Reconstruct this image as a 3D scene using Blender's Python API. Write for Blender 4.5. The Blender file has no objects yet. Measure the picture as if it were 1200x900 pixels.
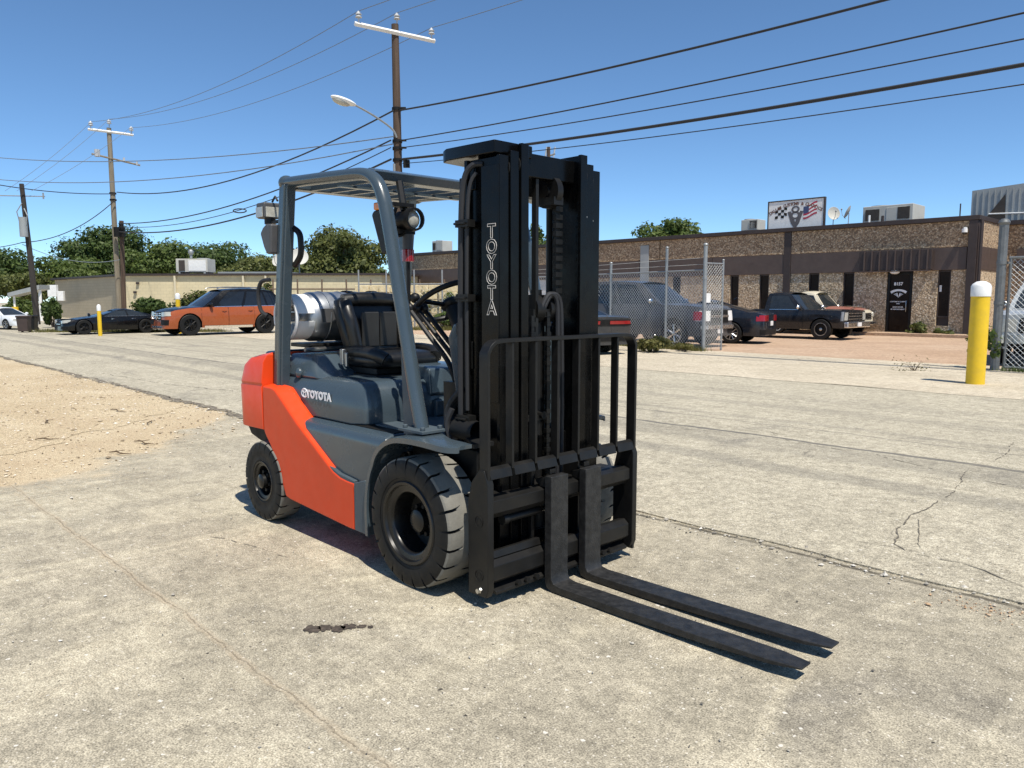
import bpy, bmesh, math, random
import numpy as np
from mathutils import Vector, Matrix
R = math.radians
PI = math.pi
random.seed(7)
rng = np.random.default_rng(7)
S = bpy.context.scene
col = S.collection

# ------------------------------------------------------------------ camera, sky, sun
cam = bpy.data.cameras.new('camera')
co = bpy.data.objects.new('camera', cam)
col.objects.link(co)
CH = 1.45
FPX, CPITCH = 905.0, R(6.25)
cam.sensor_width = 36.0
cam.lens = 36.0 * FPX / 1200.0
cam.clip_end = 2000
co.location = (0, 0, CH)
co.rotation_euler = (PI / 2 - CPITCH, 0, 0)
S.camera = co

SUN_AZ = (0.49, -0.872)
SUN_EL = R(64)
w = bpy.data.worlds.new("World")
S.world = w
w.use_nodes = True
wn = w.node_tree
bg = wn.nodes['Background']
sky = wn.nodes.new('ShaderNodeTexSky')
sky.sky_type = 'NISHITA'
sky.sun_disc = False
sky.sun_elevation = SUN_EL
sky.sun_rotation = math.atan2(SUN_AZ[0], SUN_AZ[1])
sky.air_density = 0.6
sky.dust_density = 0.0
sky.ozone_density = 10.0
tint = wn.nodes.new('ShaderNodeMix')
tint.data_type = 'RGBA'
tint.blend_type = 'MULTIPLY'
tint.inputs[0].default_value = 1.0
tint.inputs[7].default_value = (1.06, 1.06, .92, 1)
wn.links.new(sky.outputs[0], tint.inputs[6])
wn.links.new(tint.outputs[2], bg.inputs[0])
bg.inputs[1].default_value = 0.15
sl = bpy.data.lights.new('sun', 'SUN')
sl.energy = 4.8
sl.angle = R(0.55)
sl.color = (1.0, 0.94, 0.84)
so = bpy.data.objects.new('sun', sl)
col.objects.link(so)
sd = Vector((SUN_AZ[0] * math.cos(SUN_EL), SUN_AZ[1] * math.cos(SUN_EL), math.sin(SUN_EL)))
so.rotation_euler = sd.to_track_quat('Z', 'Y').to_euler()
so.location = (20, -20, 40)
S.view_settings.view_transform = 'Standard'
S.view_settings.look = 'None'
S.view_settings.exposure = 0.3
S.view_settings.gamma = 1.0


def at(u, v, Y):
    """world point seen at photo pixel (u,v), Y metres in front of the camera"""
    x = (u - 600) / FPX
    y = -(v - 450) / FPX
    d = (x, math.cos(CPITCH) + y * math.sin(CPITCH), -math.sin(CPITCH) + y * math.cos(CPITCH))
    t = Y / d[1]
    return Vector((d[0] * t, Y, CH + d[2] * t))


# forklift / street frame
S0 = 1.45 / 1.3848
FO = Vector((-.0592 * S0, 4.0377 * S0, 0))
FYAW = R(-46.08)
FM = Matrix.Translation(FO) @ Matrix.Rotation(FYAW, 4, 'Z')


# ------------------------------------------------------------------ node helpers
class NT:
    def __init__(self, name):
        self.m = bpy.data.materials.new(name)
        self.m.use_nodes = True
        self.t = self.m.node_tree
        self.b = self.t.nodes['Principled BSDF']
        self.tc = None

    def n(self, typ, **kw):
        nd = self.t.nodes.new(typ)
        for k, v in kw.items():
            setattr(nd, k, v)
        return nd

    def l(self, a, b):
        self.t.links.new(a, b)

    def co(self, which='Object'):
        if self.tc is None:
            self.tc = self.n('ShaderNodeTexCoord')
        return self.tc.outputs[which]

    def put(self, sock, v):
        if isinstance(v, (int, float)):
            sock.default_value = v
        elif isinstance(v, tuple):
            sock.default_value = v if len(v) == 4 or sock.type == 'VECTOR' else (*v, 1)
        else:
            self.l(v, sock)

    def noise(self, scale, detail=4, rough=.55, dist=0., vec=None, out='Fac'):
        nd = self.n('ShaderNodeTexNoise')
        self.l(vec if vec is not None else self.co(), nd.inputs['Vector'])
        nd.inputs['Scale'].default_value = scale
        nd.inputs['Detail'].default_value = detail
        nd.inputs['Roughness'].default_value = rough
        nd.inputs['Distortion'].default_value = dist
        return nd.outputs[out]

    def voro(self, scale, feature='F1', out='Distance', vec=None, rnd=1.0):
        nd = self.n('ShaderNodeTexVoronoi', feature=feature)
        self.l(vec if vec is not None else self.co(), nd.inputs['Vector'])
        nd.inputs['Scale'].default_value = scale
        nd.inputs['Randomness'].default_value = rnd
        return nd.outputs[out]

    def mapping(self, scale=(1, 1, 1), rot=(0, 0, 0), vec=None, loc=(0, 0, 0)):
        nd = self.n('ShaderNodeMapping')
        self.l(vec if vec is not None else self.co(), nd.inputs['Vector'])
        nd.inputs['Scale'].default_value = scale
        nd.inputs['Rotation'].default_value = rot
        nd.inputs['Location'].default_value = loc
        return nd.outputs[0]

    def ramp(self, fac, stops, interp='LINEAR'):
        nd = self.n('ShaderNodeValToRGB')
        self.put(nd.inputs[0], fac)
        cr = nd.color_ramp
        cr.interpolation = interp
        while len(cr.elements) < len(stops):
            cr.elements.new(.5)
        for e, (p, c) in zip(cr.elements, stops):
            e.position = p
            e.color = (c, c, c, 1) if isinstance(c, (int, float)) else (*c, 1)
        return nd.outputs[0]

    def mix(self, fac, a, b, mode='MIX'):
        nd = self.n('ShaderNodeMix', data_type='RGBA', blend_type=mode)
        self.put(nd.inputs[0], fac)
        self.put(nd.inputs[6], a)
        self.put(nd.inputs[7], b)
        return nd.outputs[2]

    def math(self, op, a, b=0., c=None, clamp=False):
        nd = self.n('ShaderNodeMath', operation=op, use_clamp=clamp)
        self.put(nd.inputs[0], a)
        self.put(nd.inputs[1], b)
        if c is not None:
            self.put(nd.inputs[2], c)
        return nd.outputs[0]

    def sep(self, vec=None):
        nd = self.n('ShaderNodeSeparateXYZ')
        self.l(vec if vec is not None else self.co(), nd.inputs[0])
        return nd.outputs

    def mapr(self, v, a, b, c=0., d=1., smooth=True):
        nd = self.n('ShaderNodeMapRange', interpolation_type='SMOOTHSTEP' if smooth else 'LINEAR')
        self.put(nd.inputs[0], v)
        for i, x in enumerate((a, b, c, d)):
            self.put(nd.inputs[i + 1], x)
        return nd.outputs[0]

    def bump(self, h, strength=.3, dist=.01, prev=None):
        nd = self.n('ShaderNodeBump')
        nd.inputs['Strength'].default_value = strength
        nd.inputs['Distance'].default_value = dist
        self.l(h, nd.inputs['Height'])
        if prev is not None:
            self.l(prev, nd.inputs['Normal'])
        self.l(nd.outputs[0], self.b.inputs['Normal'])
        return nd.outputs[0]

    def set(self, color=None, rough=None, metal=None, spec=None, coat=None):
        for k, v in (('Base Color', color), ('Roughness', rough), ('Metallic', metal), ('Specular IOR Level', spec), ('Coat Weight', coat)):
            if v is not None:
                self.put(self.b.inputs[k], v)
        return self.m


def pm(name, c, rough=.5, metal=0., var=.12, scale=6., bump=0., bscale=60., coat=0., dirt=0., dirtcol=(.30, .26, .19), spec=.5):
    """painted / plain material with uneven tone, uneven gloss, fine relief and dust"""
    t = NT(name)
    n1 = t.noise(scale, 5, .6)
    lo = tuple(max(0, x * (1 - var)) for x in c)
    hi = tuple(min(1, x * (1 + var)) for x in c)
    cc = t.ramp(n1, [(.3, lo), (.7, hi)])
    if dirt > 0:
        n2 = t.noise(scale * 1.7, 6, .65)
        cc = t.mix(t.math('MULTIPLY', t.ramp(n2, [(.42, 0.), (.75, 1.)]), dirt), cc, dirtcol)
    rr = t.ramp(t.noise(scale * 2.3, 4, .6), [(.3, max(0, rough - .07)), (.7, min(1, rough + .1))])
    if bump > 0:
        t.bump(t.noise(bscale, 3, .6), bump, .004)
    t.set(cc, rr, metal, spec, coat)
    return t.m


M = {}
M['orange'] = pm('orange_paint', (.72, .060, .011), .38, var=.05, coat=.03, dirt=.025, spec=.28)
M['slate'] = pm('slate_paint', (.048, .068, .083), .24, var=.035, coat=.25, dirt=.012, scale=3)
M['slate_mat'] = pm('slate_textured', (.054, .076, .092), .55, var=.08, bump=.25, bscale=300, dirt=.08)
M['black_gloss'] = pm('black_gloss_paint', (.0030, .0031, .0033), .24, var=.2, dirt=.006, spec=.18)
M['black_satin'] = pm('black_satin_paint', (.0085, .0083, .008), .44, var=.25, dirt=.02, bump=.06, bscale=120, spec=.3)
M['fork_steel'] = pm('black_fork_paint', (.013, .013, .013), .5, var=.35, dirt=.35, dirtcol=(.075, .073, .07), spec=.4, bump=.5, bscale=110, scale=14)
M['grime'] = pm('dark_frame_paint', (.006, .006, .006), .6, var=.3, dirt=.03, spec=.25)
M['rubber'] = pm('black_rubber', (.007, .007, .007), .6, var=.3, dirt=.02, spec=.3, bump=.1, bscale=90, scale=9)
M['tread'] = pm('dusty_tread_rubber', (.17, .162, .138), .85, var=.2, dirt=.45, dirtcol=(.16, .15, .13), bump=.25, bscale=120, scale=14)
M['rim_black'] = pm('rim_black', (.006, .006, .006), .3, var=.2, dirt=.03, spec=.4)
M['vinyl'] = pm('black_vinyl', (.008, .0078, .0075), .36, var=.2, bump=.12, bscale=260)
M['plastic'] = pm('black_plastic', (.006, .006, .006), .45, var=.2, spec=.35)
M['grey_plastic'] = pm('grey_plastic', (.075, .075, .078), .5, var=.1)
M['steel'] = pm('bare_steel', (.48, .48, .47), .35, 1.0, var=.15, dirt=.1)
M['tank'] = pm('tank_aluminium', (.42, .44, .46), .40, .95, var=.08, dirt=.06, scale=4)
M['white'] = pm('white_paint', (.78, .78, .76), .45, var=.06, dirt=.1)
M['white_print'] = pm('white_lettering', (.82, .82, .82), .5, var=.02)
M['chrome'] = pm('chrome', (.80, .80, .79), .24, 1.0, var=.05)
M['red_lens'] = pm('red_lens', (.26, .006, .008), .18, var=.1, coat=.6)
M['amber_lens'] = pm('amber_lens', (.75, .22, .01), .2, var=.08, coat=.6)
M['clear_lens'] = pm('clear_lens', (.42, .41, .36), .15, var=.2, scale=30, coat=.6)
M['glass_dark'] = pm('tinted_glass', (.012, .014, .016), .06, var=.2, spec=.8)
M['glass_mid'] = pm('window_glass', (.022, .026, .028), .07, var=.2, spec=.8)
M['yellow'] = pm('yellow_paint', (.76, .50, .012), .5, var=.07, dirt=.22, dirtcol=(.42, .30, .08), scale=5, bump=.1, bscale=30)
M['galv_dark'] = pm('weathered_galvanised', (.16, .17, .175), .55, .4, var=.2, dirt=.1, scale=7)
M['brown_glass'] = pm('bronze_glass', (.020, .013, .009), .3, var=.3, spec=.12, scale=1.5)
M['galv'] = pm('galvanised_steel', (.30, .315, .32), .5, .4, var=.12, dirt=.05, scale=9)
M['wire'] = pm('galvanised_wire', (.58, .59, .57), .5, .1, var=.1)
M['cable'] = pm('black_cable', (.018, .018, .02), .6, var=.1)
M['thin_wire'] = pm('aged_conductor', (.16, .19, .23), .6, var=.1)
M['insul'] = pm('insulator_glaze', (.45, .46, .47), .25, var=.1)
M['brown'] = pm('brown_fascia', (.080, .056, .047), .5, var=.12, dirt=.06, scale=2)
M['brown_dk'] = pm('dark_brown_trim', (.042, .030, .027), .55, var=.15, scale=2)
M['roofmetal'] = pm('grey_sheet_metal', (.33, .35, .35), .5, .2, var=.08, dirt=.15, scale=1.5)
M['ac'] = pm('air_unit_casing', (.50, .49, .44), .6, var=.08, dirt=.2, scale=1.6)
M['ac_dark'] = pm('air_unit_coil', (.05, .042, .035), .8, var=.2)
M['cream'] = pm('cream_paint', (.63, .56, .40), .6, var=.05, dirt=.1, scale=1.2)
M['door_white'] = pm('white_shutter', (.58, .60, .60), .5, var=.05, dirt=.12, scale=1.5)


def wood_pole(name, a, b):
    t = NT(name)
    v = t.mapping((9, 9, .45))
    c = t.ramp(t.noise(1.6, 7, .7, vec=v), [(.25, a), (.75, b)])
    t.bump(t.noise(2.5, 6, .7, vec=v), .6, .02)
    t.set(c, .85)
    return t.m


M['pole_brown'] = wood_pole('weathered_brown_pole', (.040, .024, .016), (.115, .075, .05))
M['pole_grey'] = wood_pole('weathered_grey_pole', (.13, .105, .075), (.30, .26, .19))
M['pole_black'] = wood_pole('creosote_pole', (.015, .013, .012), (.05, .042, .036))


def aggregate(name, base=((.27, .185, .115), (.53, .38, .235), (.74, .60, .42)), scale=17.):
    t = NT(name)
    c1 = t.voro(scale, out='Color')
    s = t.n('ShaderNodeSeparateColor')
    t.l(c1, s.inputs[0])
    cc = t.ramp(s.outputs[0], [(.0, base[0]), (.22, base[0]), (.45, base[1]), (.75, base[1]), (1., base[2])])
    d = t.voro(scale)
    edge = t.ramp(d, [(.25, 1.), (.62, .55)])
    cc = t.mix(1., cc, edge, 'MULTIPLY')
    cc = t.mix(t.math('MULTIPLY', t.ramp(t.noise(.7, 5, .6), [(.35, 0.), (.75, 1.)]), .35), cc, (.26, .195, .13))
    t.bump(t.math('SUBTRACT', 1., d), .5, .02)
    t.set(cc, .85)
    return t.m


M['aggregate'] = aggregate('exposed_aggregate')
M['aggregate_sunlit'] = aggregate('sunlit_exposed_aggregate', ((.42, .31, .19), (.72, .56, .37), (.85, .74, .57)))  # same aggregate lightened: sunlight on the lower panels is painted into the colour


def block_wall(name, c):
    t = NT(name)
    b = t.n('ShaderNodeTexBrick')
    t.l(t.mapping((1, 1, 1), (R(90), 0, 0)), b.inputs['Vector'])
    b.inputs['Scale'].default_value = 1.0
    b.inputs['Brick Width'].default_value = .4
    b.inputs['Row Height'].default_value = .2
    b.inputs['Mortar Size'].default_value = .008
    b.inputs['Color1'].default_value = (*c, 1)
    b.inputs['Color2'].default_value = (*[x * .93 for x in c], 1)
    b.inputs['Mortar'].default_value = (*[x * .72 for x in c], 1)
    cc = t.mix(t.math('MULTIPLY', t.ramp(t.noise(.5, 6, .65), [(.4, 0.), (.75, 1.)]), .35), b.outputs[0], tuple(x * .55 for x in c))
    t.bump(t.noise(30, 4), .2, .01)
    t.set(cc, .8)
    return t.m


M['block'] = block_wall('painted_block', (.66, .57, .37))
M['block_shaded'] = block_wall('shaded_block', (.44, .38, .27))  # cream block darkened: the side wall's shade is put into the colour


# ------------------------------------------------------------------ mesh builder
class MB:
    def __init__(self):
        self.v = []
        self.f = []
        self.mi = []
        self.X = None

    def _add(self, vs, fs, mi=0):
        o = len(self.v)
        if self.X is not None:
            vs = [tuple(self.X @ Vector(p)) for p in vs]
        self.v.extend([tuple(p) for p in vs])
        self.f.extend([tuple(i + o for i in f) for f in fs])
        self.mi.extend([mi] * len(fs))
        return self

    def box(self, x0, x1, y0, y1, z0, z1, mi=0):
        vs = [(x, y, z) for x in (x0, x1) for y in (y0, y1) for z in (z0, z1)]
        return self._add(vs, [(0, 1, 3, 2), (4, 6, 7, 5), (0, 4, 5, 1), (2, 3, 7, 6), (0, 2, 6, 4), (1, 5, 7, 3)], mi)

    def quad(self, a, b, c, d, mi=0):
        return self._add([a, b, c, d], [(0, 1, 2, 3)], mi)

    def prism(self, poly, axis, a, b, mi=0):
        """poly in the two other axes (order x,y,z without axis)"""
        n = len(poly)

        def P(p, h):
            return (h, p[0], p[1]) if axis == 0 else (p[0], h, p[1]) if axis == 1 else (p[0], p[1], h)
        vs = [P(p, a) for p in poly] + [P(p, b) for p in poly]
        fs = [tuple(range(n)), tuple(range(2 * n - 1, n - 1, -1))]
        fs += [(i, (i + 1) % n, n + (i + 1) % n, n + i) for i in range(n)]
        return self._add(vs, fs, mi)

    def loft(self, secs, closed=True, caps=True, mi=0):
        n = len(secs[0])
        vs = [p for s in secs for p in s]
        fs = []
        for k in range(len(secs) - 1):
            for i in range(n if closed else n - 1):
                j = (i + 1) % n
                fs.append((k * n + i, k * n + j, (k + 1) * n + j, (k + 1) * n + i))
        if caps and closed:
            fs.append(tuple(range(n))[::-1])
            fs.append(tuple((len(secs) - 1) * n + i for i in range(n)))
        return self._add(vs, fs, mi)

    def tube(self, path, r, n=10, mi=0, closed=False, ry=None, caps=True, up=None):
        P = [Vector(p) for p in path]
        secs = []
        m = len(P)
        prevN = Vector(up) if up else None
        for i, p in enumerate(P):
            if closed:
                d = (P[(i + 1) % m] - P[i - 1]).normalized()
            else:
                d = (P[min(i + 1, m - 1)] - P[max(i - 1, 0)]).normalized()
            if prevN is None:
                a = Vector((0, 0, 1)) if abs(d.z) < .9 else Vector((1, 0, 0))
                prevN = a
            nn = (prevN - d * prevN.dot(d))
            if nn.length < 1e-4:
                nn = d.orthogonal()
            nn.normalize()
            prevN = nn
            bb = d.cross(nn)
            ri = r[i] if isinstance(r, (list, tuple)) else r
            rj = ri if ry is None else ry
            secs.append([tuple(p + nn * (ri * math.cos(2 * PI * k / n)) + bb * (rj * math.sin(2 * PI * k / n))) for k in range(n)])
        if closed:
            secs.append(secs[0])
            return self.loft(secs, True, False, mi)
        return self.loft(secs, True, caps, mi)

    def lathe(self, prof, c=(0, 0, 0), axis=1, n=32, mi=0, caps=False):
        """prof: (radius, offset along axis)"""
        secs = []
        for k in range(n):
            a = 2 * PI * k / n
            s = []
            for r_, h in prof:
                u, v = r_ * math.cos(a), r_ * math.sin(a)
                p = (h, u, v) if axis == 0 else (u, h, v) if axis == 1 else (u, v, h)
                s.append((p[0] + c[0], p[1] + c[1], p[2] + c[2]))
            secs.append(s)
        secs.append(secs[0])
        return self.loft(secs, False, False, mi)

    def cyl(self, c, r, h0, h1, axis=2, n=20, mi=0, r1=None):
        r1 = r if r1 is None else r1
        return self.lathe([(0, h0), (r, h0), (r1, h1), (0, h1)], c, axis, n, mi)

    def sphere(self, c, r, n=16, m=9, mi=0, sc=(1, 1, 1)):
        secs = []
        for i in range(n + 1):
            a = 2 * PI * (i % n) / n
            s = []
            for j in range(m + 1):
                b = -PI / 2 + PI * j / m
                s.append((c[0] + r * sc[0] * math.cos(b) * math.cos(a), c[1] + r * sc[1] * math.cos(b) * math.sin(a), c[2] + r * sc[2] * math.sin(b)))
            secs.append(s)
        return self.loft(secs, False, False, mi)

    def mirror_y(self):
        n = len(self.v)
        self.v += [(x, -y, z) for x, y, z in self.v]
        self.f += [tuple(i + n for i in f[::-1]) for f in self.f]
        self.mi += self.mi
        return self

    def build(self, name, mats, parent=None, bevel=0., seg=2, smooth=35, loc=None, rot=None):
        me = bpy.data.meshes.new(name)
        me.from_pydata(self.v, [], self.f)
        if not isinstance(mats, (list, tuple)):
            mats = [mats]
        for m in mats:
            me.materials.append(m)
        if len(mats) > 1:
            me.polygons.foreach_set('material_index', self.mi)
        bm = bmesh.new()
        bm.from_mesh(me)
        bmesh.ops.remove_doubles(bm, verts=bm.verts, dist=1e-5)
        bmesh.ops.recalc_face_normals(bm, faces=bm.faces)
        bm.to_mesh(me)
        bm.free()
        if smooth:
            me.polygons.foreach_set('use_smooth', [True] * len(me.polygons))
            me.set_sharp_from_angle(angle=R(smooth))
        o = bpy.data.objects.new(name, me)
        col.objects.link(o)
        if parent is not None:
            o.parent = parent
        if loc is not None:
            o.location = loc
        if rot is not None:
            o.rotation_euler = rot
        if bevel > 0:
            b = o.modifiers.new('bevel', 'BEVEL')
            b.width = bevel
            b.segments = seg
            b.limit_method = 'ANGLE'
            b.angle_limit = R(32)
            b.harden_normals = True
        return o


def empty(name, loc=(0, 0, 0), rz=0., parent=None):
    o = bpy.data.objects.new(name, None)
    o.empty_display_size = .2
    col.objects.link(o)
    o.location = loc
    o.rotation_euler = (0, 0, rz)
    if parent:
        o.parent = parent
    return o


def tag(o, label=None, cat=None, group=None, kind=None):
    if label:
        o['label'] = label
    if cat:
        o['category'] = cat
    if group:
        o['group'] = group
    if kind:
        o['kind'] = kind
    return o


def copy_tree(o, parent=None):
    c = o.copy()
    col.objects.link(c)
    c.parent = parent
    for ch in list(o.children):
        copy_tree(ch, c)
    return c


def text_mesh(s, size=1., offset=0., extrude=0., outline=0., align='CENTER', space=1.0):
    cu = bpy.data.curves.new('lettering', 'FONT')
    cu.body = s
    cu.size = size
    cu.offset = offset
    cu.extrude = extrude
    cu.align_x = align
    cu.space_character = space
    cu.resolution_u = 3
    if outline:
        cu.fill_mode = 'NONE'
        cu.bevel_depth = outline
        cu.bevel_resolution = 1
    o = bpy.data.objects.new('lettering', cu)
    me = bpy.data.meshes.new_from_object(o)
    vs = [tuple(v.co) for v in me.vertices]
    fs = [tuple(p.vertices) for p in me.polygons]
    bpy.data.objects.remove(o)
    bpy.data.curves.remove(cu)
    bpy.data.meshes.remove(me)
    return vs, fs


def add_text(mb, s, mat4, size=1., mi=0, **kw):
    vs, fs = text_mesh(s, size, **kw)
    return mb._add([tuple(mat4 @ Vector(v)) for v in vs], fs, mi)


def frame4(o, x, y):
    x = Vector(x).normalized()
    y = Vector(y).normalized()
    z = x.cross(y)
    m = Matrix.Identity(4)
    for i in range(3):
        m[i][0], m[i][1], m[i][2], m[i][3] = x[i], y[i], z[i], o[i]
    return m


def smooth_path(pts, k=6):
    P = [Vector(p) for p in pts]
    out = []
    for i in range(len(P) - 1):
        p0, p1, p2, p3 = P[max(i - 1, 0)], P[i], P[i + 1], P[min(i + 2, len(P) - 1)]
        for j in range(k):
            t = j / k
            out.append(.5 * ((2 * p1) + (p2 - p0) * t + (2 * p0 - 5 * p1 + 4 * p2 - p3) * t * t + (3 * p1 - p0 - 3 * p2 + p3) * t ** 3))
    out.append(P[-1])
    return [tuple(p) for p in out]


# ------------------------------------------------------------------ ground
GZ = FYAW   # the street runs parallel to the forklift; ground sheets use the same frame


def pavement(name, a=None, b=None, c=None, streak=False, crackdark=.35, seam=None, tar=False, agg=1.0, stain=(.18, .165, .14)):
    t = NT(name)
    xyz = t.sep()
    big = t.noise(.35, 6, .62, .4)
    mid = t.noise(1.6, 7, .68, .3)
    fine = t.noise(38, 4, .75)
    cc = t.ramp(t.math('ADD', t.math('MULTIPLY', big, .55), t.math('MULTIPLY', t.noise(1.1, 7, .72, .8, vec=t.mapping((.55, 1.5, 1))), .45)), [(.34, a), (.50, b), (.66, c)])
    cc = t.mix(t.math('MULTIPLY', t.ramp(mid, [(.40, 0.), (.68, 1.)]), .45), cc, tuple(x * .78 for x in b))
    st = t.noise(.75, 5, .6, 1.2)
    cc = t.mix(t.math('MULTIPLY', t.ramp(st, [(.58, 0.), (.74, 1.)]), .55), cc, stain)
    if streak:
        sv = t.mapping((1.0, .28, 1), (0, 0, R(38)))
        s1 = t.noise(1.5, 8, .68, 1.5, vec=sv)
        cc = t.mix(t.math('MULTIPLY', t.ramp(s1, [(.47, 0.), (.62, 1.)]), .60), cc, (.53, .472, .345))
        s2_ = t.noise(.9, 8, .70, 1.0, vec=t.mapping((.5, 1.3, 1), (0, 0, R(20)), loc=(3, 7, 0)))
        cc = t.mix(t.math('MULTIPLY', t.ramp(s2_, [(.47, 0.), (.60, 1.)]), .36), cc, (.222, .198, .148))
    # exposed aggregate: salt-and-pepper at several sizes, pale chips and dark pits
    cc = t.mix(.60, cc, t.ramp(t.noise(150, 2, .6), [(.36, .16), (.64, .84)]), 'OVERLAY')
    cc = t.mix(.55, cc, t.ramp(fine, [(.30, .22), (.70, .78)]), 'OVERLAY')
    cc = t.mix(.45, cc, t.ramp(t.noise(9, 6, .72), [(.32, .22), (.68, .78)]), 'OVERLAY')
    for (vs_, lim, keep, amt, cl_) in ((75., .30, .80, .75 * agg, (.68, .63, .53)), (34., .26, .90, .8 * agg, (.72, .68, .60)), (62., .26, .86, .75 * agg, (.075, .066, .055)), (20., .12, .93, .9, (.03, .028, .025))):
        wv = t.n('ShaderNodeVectorMath', operation='ADD')
        t.l(t.co(), wv.inputs[0])
        nz = t.n('ShaderNodeTexNoise')
        t.l(t.co(), nz.inputs['Vector'])
        nz.inputs['Scale'].default_value = vs_ * 1.3
        scl = t.n('ShaderNodeVectorMath', operation='SCALE')
        t.l(nz.outputs['Color'], scl.inputs[0])
        scl.inputs['Scale'].default_value = .9 / vs_
        t.l(scl.outputs[0], wv.inputs[1])
        vd = t.voro(vs_, out='Distance', vec=wv.outputs[0])
        s = t.n('ShaderNodeSeparateColor')
        t.l(t.voro(vs_, out='Color', vec=wv.outputs[0]), s.inputs[0])
        mk = t.math('MULTIPLY', t.math('GREATER_THAN', s.outputs[0], keep), t.math('LESS_THAN', vd, t.math('MULTIPLY_ADD', s.outputs[1], lim * .8, lim * .35)))
        cc = t.mix(t.math('MULTIPLY', mk, amt), cc, cl_)
    # wandering cracks
    warp = t.n('ShaderNodeVectorMath', operation='ADD')
    wn_ = t.n('ShaderNodeTexNoise')
    t.l(t.co(), wn_.inputs['Vector'])
    wn_.inputs['Scale'].default_value = 1.4
    wn_.inputs['Detail'].default_value = 5
    sc = t.n('ShaderNodeVectorMath', operation='SCALE')
    t.l(wn_.outputs['Color'], sc.inputs[0])
    sc.inputs['Scale'].default_value = .9
    t.l(t.co(), warp.inputs[0])
    t.l(sc.outputs[0], warp.inputs[1])
    ed = t.voro(.42, 'DISTANCE_TO_EDGE', vec=t.mapping((.45, 1, 1), vec=warp.outputs[0]))
    gate = t.ramp(t.noise(.45, 3, .5), [(.52, 0.), (.60, 1.)])
    ck = t.math('MULTIPLY', t.math('LESS_THAN', ed, t.math('MULTIPLY', t.noise(6, 4, .7), .0042)), gate)
    cc = t.mix(t.math('MULTIPLY', ck, crackdark), cc, (.07, .06, .05))
    h = t.math('ADD', t.math('ADD', t.math('MULTIPLY', fine, .7), t.math('MULTIPLY', t.noise(130, 2, .6), .45)), t.math('MULTIPLY', mid, .4))
    h = t.math('SUBTRACT', h, t.math('MULTIPLY', ck, 1.5))
    if seam is not None:
        for (sy, wd, colr, amt, jag) in seam:
            jn = t.math('MULTIPLY', t.math('SUBTRACT', t.noise(1.3, 7, .75), .5), jag)
            d = t.math('ABSOLUTE', t.math('ADD', t.math('SUBTRACT', xyz[1], sy), jn))
            m_ = t.mapr(d, wd, wd * .35)
            m_ = t.math('MULTIPLY', m_, t.ramp(t.noise(5, 4, .7), [(.30, 0.), (.55, 1.)]))
            cc = t.mix(t.math('MULTIPLY', m_, amt), cc, colr)
            h = t.math('SUBTRACT', h, t.math('MULTIPLY', m_, .8))
    if tar:
        for (sy, wd, amt) in ((4.62, .055, .85), (3.3, .22, .34), (4.25, .40, .34), (5.4, .025, .6), (5.75, .12, .3), (6.9, .25, .22), (8.0, .3, .15), (7.5, .03, .45)):
            jn = t.math('MULTIPLY', t.math('SUBTRACT', t.noise(.5, 5, .6), .5), .42)
            d = t.math('ABSOLUTE', t.math('ADD', t.math('SUBTRACT', xyz[1], sy), jn))
            m_ = t.mapr(d, wd, wd * .5)
            m_ = t.math('MULTIPLY', m_, t.ramp(t.noise(1.0, 4, .7, vec=t.mapping((.35, 2, 1))), [(.25, .35), (.55, 1.)]))
            cc = t.mix(t.math('MULTIPLY', m_, amt), cc, (.125, .118, .105))
    t.bump(h, .8, .008)
    t.set(cc, .88, spec=.25)
    return t


def ragged(name, m, outer, edges, z, thick=0.):
    """sheet in the street frame with a ragged polyline outline"""
    mb = MB()
    if thick:
        mb.prism(outer, 2, z - thick, z)
    else:
        mb._add([(x, y, z) for x, y in outer], [tuple(range(len(outer)))])
    o = mb.build(name, m, None, smooth=0)
    o.location = (FO.x, FO.y, 0)
    o.rotation_euler = (0, 0, GZ)
    tag(o, kind='structure')
    return o


def rag(pts, step, amp, seed, axis=1):
    r_ = random.Random(seed)
    out = []
    for i in range(len(pts) - 1):
        a, b = Vector(pts[i]), Vector(pts[i + 1])
        n = max(1, int((b - a).length / step))
        nrm = Vector((-(b - a).y, (b - a).x)).normalized()
        off = 0
        for k in range(n):
            off = off * .65 + r_.gauss(0, amp)
            p = a + (b - a) * (k / n) + nrm * (off if k else 0)
            out.append((p.x, p.y))
    out.append(tuple(pts[-1]))
    return out


lot = pavement('lot_concrete', crackdark=.0, streak=True, a=(.285, .254, .192), b=(.372, .332, .250), c=(.470, .420, .315),
               seam=((-1.6, .030, (.44, .36, .25), .5, .14), (-1.6, .004, (.16, .12, .08), .45, .14), (1.275, .026, (.065, .055, .040), .85, .11), (-9.0, .03, (.1, .09, .07), .6, .1)))
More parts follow.
